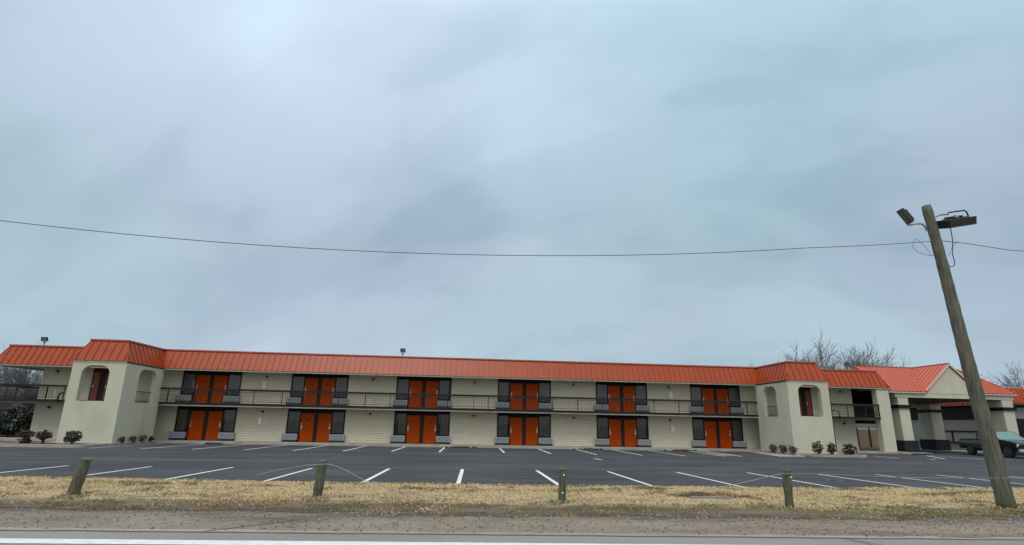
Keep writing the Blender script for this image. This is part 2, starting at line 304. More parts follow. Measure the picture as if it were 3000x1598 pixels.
# ------------------------------------------------------------------ helpers
class MB:
    def __init__(s): s.v = []; s.f = []; s.m = []; s.mi = 0
    def add(s, vs, fs):
        o = len(s.v); s.v += [tuple(v) for v in vs]; s.f += [tuple(o+i for i in f) for f in fs]; s.m += [s.mi]*len(fs); return s
    def box(s, x0, x1, y0, y1, z0, z1):
        return s.add([(x, y, z) for z in (z0, z1) for y in (y0, y1) for x in (x0, x1)],
                     [(0, 2, 3, 1), (4, 5, 7, 6), (0, 1, 5, 4), (2, 6, 7, 3), (0, 4, 6, 2), (1, 3, 7, 5)])
    def obox(s, c, ax, ay, az, hx, hy, hz):
        c = Vector(c); ax, ay, az = Vector(ax).normalized(), Vector(ay).normalized(), Vector(az).normalized()
        vs = [c+ax*(hx*a)+ay*(hy*b)+az*(hz*d) for d in (-1, 1) for b in (-1, 1) for a in (-1, 1)]
        return s.add(vs, [(0, 2, 3, 1), (4, 5, 7, 6), (0, 1, 5, 4), (2, 6, 7, 3), (0, 4, 6, 2), (1, 3, 7, 5)])
    def tube(s, pts, rads, n=6, cap=True):
        pts = [Vector(p) for p in pts]
        if not isinstance(rads, (list, tuple)): rads = [rads]*len(pts)
        base = len(s.v); prev = None; vs = []
        for i, p in enumerate(pts):
            d = (pts[min(i+1, len(pts)-1)]-pts[max(i-1, 0)]).normalized()
            if prev is None:
                a = Vector((0, 0, 1)) if abs(d.z) < .9 else Vector((1, 0, 0)); x = d.cross(a).normalized()
            else: x = (prev-d*prev.dot(d)).normalized()
            prev = x; y = d.cross(x)
            for k in range(n):
                t = 2*math.pi*k/n; vs.append(p+(x*math.cos(t)+y*math.sin(t))*rads[i])
        fs = []
        for i in range(len(pts)-1):
            for k in range(n):
                fs.append((i*n+k, i*n+(k+1) % n, (i+1)*n+(k+1) % n, (i+1)*n+k))
        if cap: fs.append(tuple(range(n-1, -1, -1))); fs.append(tuple((len(pts)-1)*n+k for k in range(n)))
        return s.add(vs, fs)
    def quad(s, a, b, c, d): return s.add([a, b, c, d], [(0, 1, 2, 3)])
    def build(s, name, mats, parent=None, smooth=False):
        me = bpy.data.meshes.new(name); me.from_pydata(s.v, [], s.f)
        if not isinstance(mats, (list, tuple)): mats = [mats]
        for m in mats: me.materials.append(m)
        if len(mats) > 1: me.polygons.foreach_set('material_index', s.m)
        if smooth: me.polygons.foreach_set('use_smooth', [True]*len(me.polygons))
        me.update()
        o = bpy.data.objects.new(name, me); COL.objects.link(o)
        if parent: o.parent = parent
        return o
def tag(o, label=None, cat=None, group=None, kind=None):
    if label: o['label'] = label
    if cat: o['category'] = cat
    if group: o['group'] = group
    if kind: o['kind'] = kind
    return o
def empty(name, loc=(0, 0, 0), rz=0):
    o = bpy.data.objects.new(name, None); COL.objects.link(o); o.location = loc; o.rotation_euler.z = rz
    o.empty_display_size = .2; return o
def copy_tree(o, parent=None):
    c = o.copy(); COL.objects.link(c); c.parent = parent
    for ch in list(o.children): copy_tree(ch, c)
    return c
def sheet(name, pts, z, m, parent=None, kind='structure'):
    o = MB().add([(x, y, z) for x, y in pts], [tuple(range(len(pts)))]).build(name, m, parent)
    if not parent: tag(o, kind=kind)
    return o

# ------------------------------------------------------------------ setting: ground
sheet('ground', [(-900, -600), (900, -600), (900, 1200), (-900, 1200)], -0.26, M['ground'])
def vnoise(x, y, s, o=0): return noise.noise(Vector((x*s+o, y*s-o, o)))
EX = [(-60, 15.3), (-13, 14.95), (-8.4, 14.6), (-4, 14.25), (0, 14.05), (4, 13.85), (8.4, 13.8), (17.3, 14.2), (60, 14.6)]
def interp(T, x):
    for (a, b), (c, d) in zip(T, T[1:]):
        if a <= x <= c: return b+(d-b)*(x-a)/(c-a)
    return T[0][1] if x < T[0][0] else T[-1][1]
def lot_edge(x): return interp(EX, x)+0.10*vnoise(x, 0, .9, 3)+0.05*vnoise(x, 0, 3.1, 8)
NE = [(-60, 11.0), (-8.3, 10.1), (-3.6, 9.9), (0, 9.45), (4, 9.45), (7.6, 9.15), (11.4, 9.45), (60, 9.2)]
def near_edge(x): return interp(NE, x)+0.26*vnoise(x, 0, .8, 31)+0.12*vnoise(x, 0, 2.7, 18)+.06*vnoise(x, 0, 7, 28)
def soil_edge(x): return near_edge(x)-.06-.10*vnoise(x, 0, 2.2, 63)
def seam(x): return 7.93-0.045*x+0.035*vnoise(x, 0, 1.3, 77)
# parking lot
sheet('parking_lot', [(-75, 13.4), (75, 13.4), (75, 60), (-75, 60)], GZ, M['asphalt'])
lot = bpy.data.objects['parking_lot']
# grass verge: a gently bumpy mesh
def strip(name, e0, e1, x0, x1, nx, ny, zf, m):
    mb = MB(); vs = []; fs = []
    for i in range(nx+1):
        x = x0+(x1-x0)*i/nx; a, b = e0(x), e1(x)
        for j in range(ny+1):
            y = a+(b-a)*j/ny; vs.append((x, y, zf(x, y, j/ny)))
    for i in range(nx):
        for j in range(ny): fs.append((i*(ny+1)+j, (i+1)*(ny+1)+j, (i+1)*(ny+1)+j+1, i*(ny+1)+j+1))
    mb.add(vs, fs); o = mb.build(name, m, smooth=True); tag(o, kind='structure'); return o
def verge_z(x, y, t=None):
    if t is None: t = max(0, min(1, (y-near_edge(x))/(lot_edge(x)-near_edge(x))))
    bump = math.sin(math.pi*min(1, max(0, t)))
    dip = -0.07*math.exp(-((x-5.9)/.9)**2-((y-11.6)/.35)**2)
    return GZ+0.012+bump*(0.035+0.03*vnoise(x, y, .8, 5)+0.018*vnoise(x, y, 2.5, 15))+dip*bump
strip('grass_verge', near_edge, lot_edge, -45, 45, 450, 26, verge_z, M['verge'])
def sh_z(x, y, t): return GZ-0.002+0.02*math.sin(math.pi*t)*(1+vnoise(x, y, 1.5, 9))-0.012*math.exp(-((t-.28)/.08)**2)
strip('gravel_shoulder', lambda x: seam(x)-.02, lambda x: near_edge(x)+.15, -45, 45, 420, 14, sh_z, M['shoulder'])
strip('soil_margin', soil_edge, lambda x: near_edge(x)+.28+.30*vnoise(x, 0, 1.1, 81)+.12*vnoise(x, 0, 4, 83), -45, 45, 700, 14, lambda x, y, t: max(sh_z(x, y, min(1, max(0, (y-seam(x))/(near_edge(x)+.17-seam(x))))), verge_z(x, y) if y > near_edge(x) else -1)+.006, M['soil'])
strip('road', lambda x: -8.0, lambda x: seam(x)+.07, -60, 60, 240, 2, lambda x, y, t: GZ-0.008, M['roadasph'])
strip('road_edge', lambda x: seam(x)+.0, lambda x: seam(x)+.17+.05*vnoise(x, 0, 1.1, 4), -45, 45, 400, 2, lambda x, y, t: GZ+0.004, M['roadedge'])
rl = strip('road_edge_line', lambda x: 7.17-0.045*x+.004*vnoise(x, 0, 8, 2), lambda x: 7.43-0.045*x+.006*vnoise(x, 0, 9, 12), -45, 60, 900, 1, lambda x, y, t: GZ-0.003, M['paint'])
# cracks in the road edge
ck = MB()
for (x0, y0, x1, y1) in [(-3.9, 8.1, -2.9, 8.9), (6.0, 7.62, 6.35, 6.9)]:
    n = 14; pts = []
    for i in range(n+1):
        t = i/n; pts.append((x0+(x1-x0)*t+.04*vnoise(t*5, 1, 1, x0), y0+(y1-y0)*t+.04*vnoise(t*5, 2, 1, y0)))
    for (a, b), (c, d) in zip(pts, pts[1:]): ck.quad((a-.02, b, GZ+.013), (a+.02, b, GZ+.013), (c+.02, d, GZ+.013), (c-.02, d, GZ+.013))
tag(ck.build('road_crack', M['darkbrown']), kind='structure')

# painted parking lines, children of the lot
def line(a, b, w_=0.105, m='paint'):
    a, b = Vector((*a, 0)), Vector((*b, 0)); d = (b-a).normalized(); n = Vector((-d.y, d.x, 0))*w_/2
    k = max(2, int((b-a).length/.25)); mb = MB(); vs = []
    for i in range(k+1):
        p = a+(b-a)*i/k; e = .012*vnoise(p.x, p.y, 6, 3)
        vs += [p-n*(1+e*6)+Vector((0, 0, GZ+.005)), p+n*(1+e*6)+Vector((0, 0, GZ+.005))]
    mb.add(vs, [(2*i, 2*i+1, 2*i+3, 2*i+2) for i in range(k)])
    return mb.build('parking_line', M[m], lot)
nx0 = -13.66
nearX = [-21.9, -19.15, -16.4, -13.63, -10.92, -8.23, -5.5, -2.8, -0.13, 2.64, 5.34, 8.02, 10.92, 13.6, 16.1, 18.85, 21.6, 24.4, 27.1, 29.9]
nearY = [16.3, 18.4, 18.4, 18.4, 18.38, 18.44, 18.4, 18.52, 18.66, 18.46, 18.38, 18.37, 18.5, 18.25, 18.3, 18.4, 18.3, 18.3, 18.4, 18.3]
for x, y in zip(nearX, nearY):
    xn = x-(.08 if x < 0 else -.08*min(2, x/7))
    line((xn, 13.75), (x, y), w_=.125 if abs(x) < 4 else .11)
farL = [(-25.9, 29.8, 32.0), (-20.3, 28.6, 34.9), (-17.65, 28.5, 35.0), (-15.05, 28.6, 35.0), (-12.4, 28.75, 35), (-9.72, 28.7, 35), (-7.05, 29.0, 35), (-4.35, 29.3, 35), (-1.6, 29.3, 35),
        (2.26, 29.55, 35), (5.02, 29.2, 35), (7.75, 28.95, 35), (10.5, 28.85, 35), (13.15, 28.75, 35)]
for x, y0, y1 in farL: line((x-.0, y0), (x+.06, y1), w_=.12)
for a, b in [((15.8, 29.0), (16.3, 34.9)), ((17.0, 29.2), (17.5, 34.9)), ((27.6, 29.3), (28.1, 31.9)), ((30.9, 29.4), (33.2, 32.9)), ((34.05, 29.4), (33.9, 34.2)),
             ((-31.5, 28.6), (-27.5, 31.5))]: line(a, b, w_=.13)
# hatched aisles
for k in range(9):
    y = 29.4+k*.62; line((15.95+(y-29)*.085, y), (17.0+(y-29)*.085, y+.55), w_=.16, m='oldpaint')
for k in range(22):
    y = 29.7+k*.26; xa = 19.9+(y-29.4)*.2; line((xa, y), (xa+1.75, y+.3), w_=.20, m='oldpaint')
line((19.85, 29.5), (21.0, 35.0), w_=.13); line((21.8, 30.1), (22.4, 34.3), w_=.13)
for (cx_, cy_, rx_, ry_, a0, a1) in [(8.6, 16.9, 4.6, 2.3, -70, 75), (8.4, 16.8, 4.3, 2.0, -60, 60), (3.0, 19.5, 3.4, 3.0, 100, 200), (1.6, 17.2, 2.6, .9, 180, 300), (-9, 20.5, 6, 1.6, 200, 330), (15, 22.5, 7, 2.0, 20, 140)]:
    mb = MB(); vs = []; k = 40
    for i in range(k+1):
        a = R(a0+(a1-a0)*i/k); w_ = .06+.05*vnoise(i*.3, cx_, 1, 2)
        for q in (-1, 1): vs.append((cx_+(rx_+q*w_)*math.cos(a), cy_+(ry_+q*w_)*math.sin(a), GZ+.003))
    mb.add(vs, [(2*i, 2*i+1, 2*i+3, 2*i+2) for i in range(k)]); mb.build('tyre_mark', M['tyremark'], lot)
line((6.65, 25.4), (6.85, 24.6), w_=.16); line((29.1, 28.7), (29.4, 28.55), w_=.3)

# walkway slab with kerb
wk = MB()
wk.box(-45, 34.0, 35.0, 36.72, -0.26, 0.0)
wk.box(-24.6, -20.9, 31.0, 35.0, -0.26, -0.004); wk.box(21.85, 25.4, 31.0, 35.0, -0.26, -0.004)
wk.box(34.0, 35.6, 34.9, 52, -0.26, -0.03)
tag(wk.build('walkway', M['concrete']), kind='structure')
# crumbled soil patches along the kerb
sp_ = MB()
for cx, wd in [(-0.0, 1.6), (8.9, 1.3), (16.1, 1.4), (-17, .6)]:
    for i in range(34):
        x = cx+RNG.normal()*wd*.45; y = 34.93-abs(RNG.normal())*.10; r = .03+.05*RNG.random()
        sp_.tube([(x-r*2, y, GZ+r*.3), (x, y, GZ+r*.8), (x+r*2, y, GZ+r*.3)], [r*.2, r, r*.2], 5)
tag(sp_.build('kerb_debris', mat('dark_soil', (.06, .045, .034), 1.0, var=.3, vscale=15)), 'small heaps of dark soil and leaves along the walkway kerb', 'debris', kind='stuff')

# planting beds with kerbs
def bed(x0, x1, y0, y1, name='planting_bed'):
    pts = []
    for (cx, cy, a0) in [(x1-.3, y1-.1, 0), (x0+.6, y1-.1, 90), (x0+.6, y0+.6, 180), (x1-.6, y0+.6, 270)]:
        rr = .6 if cy < (y0+y1)/2 else .1
        for k in range(5):
            a = R(a0+k*22.5); pts.append((cx+rr*math.cos(a), cy+rr*math.sin(a)))
    mb = MB(); n = len(pts)
    cx, cy = sum(p[0] for p in pts)/n, sum(p[1] for p in pts)/n
    inn = [(cx+(x-cx)*.90, cy+(y-cy)*.74) for x, y in pts]
    vs = [(x, y, -.26) for x, y in pts]+[(x, y, -.01) for x, y in pts]+[(x, y, -.01) for x, y in inn]+[(x, y, -.06) for x, y in inn]
    fs = []
    for lv in range(3): fs += [(lv*n+i, lv*n+(i+1) % n, (lv+1)*n+(i+1) % n, (lv+1)*n+i) for i in range(n)]
    mb.add(vs, fs); k = mb.build(name, M['concrete']); tag(k, kind='structure')
    m2 = MB(); m2.add([(x, y, -.045+.02*vnoise(x, y, 3)) for x, y in inn], [tuple(range(n))]); m2.build('mulch', M['mulch'], k)
bed(-26.6, -20.8, 28.6, 31.0); bed(22.2, 26.1, 29.7, 31.0)

# ------------------------------------------------------------------ motel
W = 36.67; EY = 35.15
motel = empty('motel_building', (0, W, 0))
tag(motel, 'long two storey cream motel with orange metal mansard roof, orange doors and two stair towers', 'motel')
def mot(mb, name, m, smooth=False):
    o = mb.build(name, m); o.parent = motel; o.matrix_parent_inverse = Matrix.Translation((0, -W, 0)); return o
def sub(mb, name, m, par, smooth=False):
    # mesh given in the parent's local space
    return mb.build(name, m, par, smooth)
def mot_at(mb, name, m, loc):
    o = mb.build(name, m); o.parent = motel; o.location = (loc[0], loc[1]-W, loc[2]); return o
P = 7.6358; X0 = -18.6527
C = [X0+P*i for i in range(-1, 7)]           # eight bays of paired doors
Z2 = 2.57
core = MB()
core.box(-30.15, 31.2, W+.12, 45.0, -.26, 5.95)
mot(core, 'wall', M['stucco'])
for xa, xb in ((-30.15, C[0]+2.045), (C[7]-2.045, 31.2)):
    endw = MB(); endw.box(xa, xb, W+.01, W+.12, -.26, 4.95); mot(endw, 'end_wall', M['stucco'])
bu = MB(); bu.box(31.2, 36.8, 38.2, 38.35, 2.58, 5.6); 
for i in range(9): bu.box(31.3+i*.42, 31.36+i*.42, 38.15, 38.2, 2.58, 4.9)
bu.box(33.17, 33.27, EY+.7, 38.14, 2.6, 5.9)
mot(bu, 'breezeway_screen', M['darkbrown'])
bb = MB(); bb.box(31.2, 33.9, 36.9, 37.1, 2.1, 2.36); mot(bb, 'breezeway_beam', M['black'])
# siding panels, real laps
def siding(x0, x1, z0, z1, name='siding_panel'):
    mb = MB(); n = max(1, round((z1-z0)/.167)); h = (z1-z0)/n
    for k in range(n):
        za, zb = z0+k*h, z0+(k+1)*h
        zg = zb-.022 if k < n-1 else zb
        mb.quad((x0, W-.032, za), (x1, W-.032, za), (x1, W-.014, zg), (x0, W-.014, zg)); mb.quad((x0, W-.014, zg), (x1, W-.014, zg), (x1, W+.008, zb), (x0, W+.008, zb))
        mb.quad((x0, W+.008, za), (x1, W+.008, za), (x1, W-.032, za), (x0, W-.032, za))

    o = mot(mb, name, M['siding'])
    for xa in (x0-.07, x1):
        t = MB(); t.box(xa, xa+.07, W-.040, W+.1, z0, z1); t.build('corner_trim', M['trim'], o).matrix_parent_inverse = Matrix.Identity(4)
    return o
for z0, z1 in ((0.0, 2.36), (2.57, 4.93)):
    for i in range(7): siding(C[i]+2.12, C[i+1]-2.12, z0+.01, z1)
# dark entry panels with paired doors, windows and air conditioners
def make_entry(z0, upper):
    cx = 0
    zt = 2.36
    fr = MB(); fr.box(-2.05, 2.05, W-.0, W+.12, 0, zt)     # dark panel wall
    # frames standing proud
    for x0, x1 in ((-2.05, -1.985), (1.985, 2.05), (-1.125, -1.08), (1.08, 1.125)): fr.box(x0, x1, W-.03, W-.0005, 0, zt)
    fr.box(-2.05, 2.05, W-.034, W-.0005, 2.19 if not upper else 2.17, zt-.003)
    for s in (-1, 1): a, b = sorted((s*1.985, s*1.125)); fr.box(a, b, W-.032, W-.0005, .56, .62 if not upper else .65)
    root = fr.build('entry_panel', M['black'])
    mu = MB(); mu.box(-.145, .145, W-.025, W-.0005, 0, 2.19); mu.build('mullion', M['mullion'], root)
    return root
def make_door(s):
    mb = MB(); mb.box(-.465, .465, -.03, 0, .02, 2.03)
    d = mb.build('door', M['door'])
    h = MB(); hx = s*.385
    h.box(hx-.035, hx+.035, -.042, -.0305, .90, 1.16); h.tube([(hx, -.04, 1.0), (hx, -.09, 1.0)], .014, 6)
    h.tube([(hx, -.085, 1.0), (hx-s*.11, -.085, 1.0)], .013, 6); h.box(hx-.03, hx+.03, -.05, -.0305, 1.24, 1.31)
    h.build('handle', M['metal'], d)
    n = MB(); n.box(-.085, -.035, -.036, -.0305, 1.50, 1.60); n.box(-.01, .02, -.036, -.0305, 1.50, 1.60); n.box(.045, .085, -.036, -.0305, 1.50, 1.60)
    n.build('number_plate', M['mullion'], d)
    p = MB(); p.tube([(0, -.030, 1.42), (0, -.037, 1.42)], .014, 8); p.build('peephole', M['metal'], d)
    return d
def make_window(upper):
    h0, h1 = (.66, 2.16) if upper else (.63, 2.18)
    f = MB(); x0, x1 = -.43, .43; t = .035
    f.box(x0, x0+t, -.028, 0, h0, h1); f.box(x1-t, x1, -.028, 0, h0, h1); f.box(x0+t, x1-t, -.028, 0, h0, h0+t); f.box(x0+t, x1-t, -.028, 0, h1-t, h1)
    wn = f.build('window', M['black'])
    g = MB(); g.quad((x0+t, -.020, h0+t), (x1-t, -.020, h0+t), (x1-t, -.020, h1-t), (x0+t, -.020, h1-t)); g.build('pane', M['glass'], wn)
    c = MB(); n = 44; vs = []
    for i in range(n+1):
        x = x0+t+(x1-x0-2*t)*i/n; y = -.010+.006*math.sin(i*1.05)+.002*math.sin(i*2.7)
        vs += [(x, y, h0+t), (x, y, h1-t)]
    c.add(vs, [(2*i, 2*i+2, 2*i+3, 2*i+1) for i in range(n)])
    c.build('curtain', M['curtain_up' if upper else 'curtain'], wn, smooth=True)
    return wn
def make_ac(upper):
    mb = MB(); z0, z1 = (.15, .575)
    mb.box(-.525, .525, -.27, -.0, z0, z1)
    a = mb.build('air_conditioner', M['ac'])
    bv = a.modifiers.new('b', 'BEVEL'); bv.width = .015; bv.segments = 2
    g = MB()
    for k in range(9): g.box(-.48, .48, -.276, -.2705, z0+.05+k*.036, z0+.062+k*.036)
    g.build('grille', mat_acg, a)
    s = MB(); s.box(-.50, .50, -.24, 0, 0.0, z0-.002); s.build('base', M['acdark'], a)
    return a
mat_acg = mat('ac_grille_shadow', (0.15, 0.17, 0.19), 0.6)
protos = {}
for up in (False, True):
    protos[up] = dict(entry=make_entry(0, up), win=make_window(up), ac=make_ac(up))
mb = MB(); mb.box(-.22, .22, -.03, 0, .02, 2.05); narrow = mb.build('door', mat('dull_red_door', (.17, .035, .018), .6, var=.15))
m2 = MB(); m2.box(-.16, -.12, -.06, -.0305, .95, 1.12); m2.build('handle', M['metal'], narrow)
protos['dL'] = make_door(-1); protos['dR'] = make_door(1)
used = set()
def place(key, o, x, y, z, lab=None):
    if key in used:
        o = copy_tree(o, motel)
    used.add(key); o.parent = motel
    for k in list(o.keys()):
        if k == 'label': del o[k]
    o.location = (x, y-W, z)
    if lab: o['label'] = lab
    return o
for up in (False, True):
    z0 = Z2 if up else 0.0
    for i, c in enumerate(C):
        if i in (0, 7):
            cc = -26.08 if i == 0 else 26.92
            ep = MB(); ep.box(cc-.75, cc+.75, W-.004, W+.1, z0, z0+2.34); mot(ep, 'entry_panel', M['darkbrown'])
            for s in (-1, 1):
                d_ = place('narrow', narrow, cc+s*.43, W-.006, z0+.01)
            continue
        e = place(('e', up), protos[up]['entry'], c, 0, z0)
        place('dL', protos['dL'], c-.61, W-.001, z0+.01); place('dR', protos['dR'], c+.61, W-.001, z0+.01)
        for s in (-1, 1):
            if (i == 0 and s < 0) or (i == 7 and s > 0): continue
            wi = place(('w', up), protos[up]['win'], c+s*1.555, W-.001, z0)
            q_ = random.random(); cu = [k for k in wi.children if k.name.startswith('curtain')][0]
            if q_ < .38:
                f_ = random.uniform(.72, .93); cu.scale.x = f_; cu.location.x = random.choice((-1, 1))*.40*(1-f_)
            else: cu.scale.x = 1; cu.location.x = 0
            place(('a', up), protos[up]['ac'], c+s*1.655-.03, W-.036, z0)
# wall lamps and white boxes
def wall_lamp():
    mb = MB(); mb.tube([(0, 0, 0), (0, -.05, 0)], .09, 10); mb.tube([(0, -.05, 0), (0, -.16, -.03)], .05, 8)
    mb.tube([(0, -.15, .03), (0, -.15, -.05)], [.055, .07], 10)
    l = mb.build('wall_lamp', M['lamp'])
    g = MB(); g.tube([(0, -.15, -.051), (0, -.15, -.16)], [.06, .045], 10); g.build('glass_jar', M['lens'], l); return l
wl = wall_lamp()
for i in range(-1, 8):
    x = X0+P*(i+.5)+.02
    if i == -1: x = -29.2
    if i == 7: x = 30.2
    if i in (-1,) or i == 7 or 0 <= i <= 6:
        for z in (4.62, 2.09):
            if i == 6 and False: continue
            yy = W-.022 if 0 <= i <= 4 or i in (5, 6) else W+.01
            xx = x if i in (-1, 7) else X0+P*(i-.5)
            place('lamp', wl, xx if i not in (-1, 7) else x, yy if i not in (-1, 7) else W+.008, z)
mb = MB(); mb.box(-.12, .12, -.14, 0, 0, .48); bx = mb.build('equipment_box', M['white'])
m2 = MB(); m2.box(-.09, .09, -.147, -.1405, .05, .43); m2.build('box_door', mat('box_door_white', (.80, .80, .76), .4), bx)
for x in (-14.92, 15.83):
    for z in (3.77, 1.18): place('box', bx, x, W-.022, z)

# mansard roof
def offset_path(pts, d):
    out = []
    n = len(pts)
    for i, p in enumerate(pts):
        p = Vector(p)
        def nrm(a, b):
            t = (Vector(b)-Vector(a)).normalized(); return Vector((-t.y, t.x))   # left normal = inwards for our direction
        if i == 0: nn = nrm(pts[0], pts[1]); out.append(p+nn*d); continue
        if i == n-1: nn = nrm(pts[-2], pts[-1]); out.append(p+nn*d); continue
        a, b = nrm(pts[i-1], pts[i]), nrm(pts[i], pts[i+1])
        k = (a+b); out.append(p+k*(d/(1+a.dot(b))))
    return out
TL0, TL1, TR0, TR1, TY = -24.28, -21.18, 22.05, 25.08, 31.42
EZ, TZ, SB = 4.90, 6.22, .47
path = [(-32.2, 46), (-32.2, EY), (TL0, EY), (TL0, TY), (TL1, TY), (TL1, EY), (TR0, EY), (TR0, TY), (TR1, TY), (TR1, EY), (33.12, EY), (33.12, 46)]
path = [Vector(p) for p in path]
outp = [p for p in offset_path(path, -.06)]; inp = offset_path(path, SB)
mb = MB(); seams = MB(); caps = MB()
for i in range(len(path)-1):
    a, b, c, d = outp[i], outp[i+1], inp[i+1], inp[i]
    mb.quad((*a, EZ), (*b, EZ), (*c, TZ), (*d, TZ))
    t = (b-a).normalized(); nrm = Vector((t.y, -t.x)); up = Vector((nrm.x*(TZ-EZ), nrm.y*(TZ-EZ), SB+.06)).normalized()
    Ln = (b-a).length; n = int(Ln/.405)
    for k in range(1, n+1):
        s0 = (k-.5)*Ln/n
        p = a+t*s0
        # inner end along the slope: same s but clip by mitres
        q = p-nrm*(SB+.06)
        # mitre clipping: find param where p->q leaves the quad
        def side(e0, e1, pt): return (e1-e0).x*(pt-e0).y-(e1-e0).y*(pt-e0).x
        lim = 1.0
        for e0, e1 in ((a, d), (b, c)):
            s1, s2 = side(e0, e1, p), side(e0, e1, q)
            if s1*s2 < 0: lim = min(lim, s1/(s1-s2))
        start = 0.0
        if lim < .12: continue
        q = p+(q-p)*lim; zq = EZ+(TZ-EZ)*lim
        P0 = Vector((*p, EZ))+up*.018; P1 = Vector((*q, zq))+up*.018
        dr = (P1-P0); mid = (P0+P1)/2
        seams.obox(mid, Vector((*t, 0)), up, dr, .012, .022, dr.length/2)
    # cap at top
    cc, dd = inp[i+1], inp[i]; tt = (cc-dd).normalized(); l = (cc-dd).length
    nn = Vector((tt.y, -tt.x))
    mid = (cc+dd)/2
    caps.obox((mid.x+nn.x*.0, mid.y+nn.y*.0, TZ+.03), (*tt, 0), (*nn, 0), (0, 0, 1), l/2+.07, .075, .045)
roof = mot(mb, 'mansard_roof', M['roof'])
def child_of(o, par):
    o.parent = par; o.matrix_parent_inverse = Matrix.Identity(4); return o
child_of(seams.build('standing_seams', M['roof']), roof); child_of(caps.build('cap_flashing', M['roofcap']), roof)
# hip ridge strips at outer tower corners
hp = MB()
for i in (1, 3, 4, 7, 8, 10): 
    a = Vector((*outp[i], EZ)); b = Vector((*inp[i], TZ)); hp.tube([a, b], .03, 6)
child_of(hp.build('hip_cap', M['roof']), roof)
# fascia, soffit, deck
fa = MB()
infa = offset_path(path, .02)
for i in range(len(path)-1):
    a, b = infa[i], infa[i+1]; c, d = path[i+1], path[i]
    t = (b-a).normalized(); nn = Vector((t.y, -t.x)); mid = (a+b)/2
    fa.obox((mid.x, mid.y, EZ-.035), (*t, 0), (*nn, 0), (0, 0, 1), (b-a).length/2, .02, .075)
mot(fa, 'fascia', M['stucco'])
so = MB(); so.box(-32.15, 33.08, EY+.05, W+.12, 4.935, 4.96); so.box(-32.15, -30.15, W+.12, 46, 4.935, 4.96); so.box(31.2, 33.08, W+.12, 46, 4.935, 4.96)
so.box(TL0+.05, TL1-.05, TY+.05, EY+.05, 4.935, 4.96); so.box(TR0+.05, TR1-.05, TY+.05, EY+.05, 4.935, 4.96)
mot(so, 'soffit', M['stucco'])
dk = MB(); dk.box(-31.7, 32.6, EY+.5, 46, 5.95, 6.0); dk.box(TL0+.5, TL1-.5, TY+.5, EY+.5, 5.95, 6.0); dk.box(TR0+.5, TR1-.5, TY+.5, EY+.5, 5.95, 6.0)
mot(dk, 'roof_deck', M['deck'])
# balcony slab and edge
sl = MB(); sl.box(-31.7, 32.08, EY+.08, W-.04, 2.37, 2.57); sl.box(-31.7, -30.2, W-.04, 45, 2.37, 2.57); sl.box(31.25, 33.6, W-.04, 46, 2.37, 2.57)
mot(sl, 'balcony_slab', M['concrete'])
se = MB()
for x0, x1 in ((-31.75, TL0), (TL1+.0, TR0), (TR1, 32.1)): se.box(x0, x1, EY+.0, EY+.075, 2.425, 2.60)
se.box(-31.76, -31.70, EY+.08, 45, 2.425, 2.60)
edge = mot(se, 'balcony_edge_beam', M['rail'])
sg = MB()
for x0, x1 in ((TL1, TR0),): sg.box(x0, x1, EY+.01, EY+.07, 2.345, 2.42)
child_of(sg.build('pale_drip_edge', M['concrete']), edge)
# railing in sections
def railing(x0, x1, posts, y=EY):
    r = MB(); r.box(x0, x1, y-.03, y+.05, 3.43, 3.575); r.box(x0, x1, y, y+.03, 3.355, 3.38); r.box(x0, x1, y, y+.03, 2.70, 2.73)
    o = mot(r, 'railing', M['rail'])
    b = MB(); n = int((x1-x0)/.112)
    for k in range(1, n):
        x = x0+(x1-x0)*k/n
        if x < -28.95: continue
        b.box(x-.0085, x+.0085, y+.006, y+.024, 2.73, 3.355)
    child_of(b.build('balusters', M['baluster']), o)
    for x in posts:
        pm = MB(); pm.box(x-.022, x+.022, y-.005, y+.04, 2.60, 3.43); child_of(pm.build('post', M['rail']), o)
secs = [(-31.72, -27.9, [-31.7, -30.3, -28.4]), (-27.9, -27.25, [-27.3]), (TL1, -17.0, [-20.66, -18.8, -17.05]), (-17.0, -11.15, [-14.97, -13.06, -11.2]), (-11.15, -3.45, [-9.2, -7.33, -5.6, -3.5]),
        (-3.45, 4.2, [-1.5, .39, 1.44, 4.1]), (4.2, 11.85, [6.2, 8.06, 9.95, 11.8]), (11.85, 19.5, [13.88, 15.82, 17.7, 19.4]), (19.5, TR0, [21.2]), (28.0, 32.1, [29.4, 30.9, 32.05])]
for a, b, ps in secs: railing(a, b, ps)
# side railing of the left end walkway
r = MB(); r.box(-31.75, -31.67, EY+.05, 45, 3.43, 3.56); r.box(-31.73, -31.70, EY+.05, 45, 2.70, 2.73)
sr = mot(r, 'railing', M['rail'])
b = MB()
for k in range(1, 12): y = EY+.05+k*.8; b.box(-31.725, -31.705, y-.008, y+.008, 2.73, 3.43)
child_of(b.build('balusters', M['baluster']), sr)
po = MB(); po.box(-31.75, -31.60, 38.9, 39.05, -.26, 4.93); mot(po, 'support_post', mat('grey_post_paint', (.10, .095, .10), .6))
po = MB(); po.box(27.98, 28.10, EY-.0, EY+.1, 0, 4.85); mot(po, 'downspout', M['black'])
hr = MB(); hr.tube([(28.05, EY-.1, 3.0), (28.5, EY-.1, 3.0), (28.6, EY-.1, 2.85), (28.62, EY-.1, 2.35)], .035, 6); mot(hr, 'stair_handrail', M['black'])
hr = MB(); hr.tube([(-27.2, EY-.1, 3.05), (-27.45, EY-.1, 3.0), (-27.55, EY-.1, 2.8), (-27.5, EY-.1, 2.4)], .05, 6); mot(hr, 'stair_handrail', M['black'])
# end pier beside the breezeway
pr = MB(); pr.box(32.10, 33.15, EY+.08, EY+.55, -.2, 4.86); mot(pr, 'pier', M['stucco'])

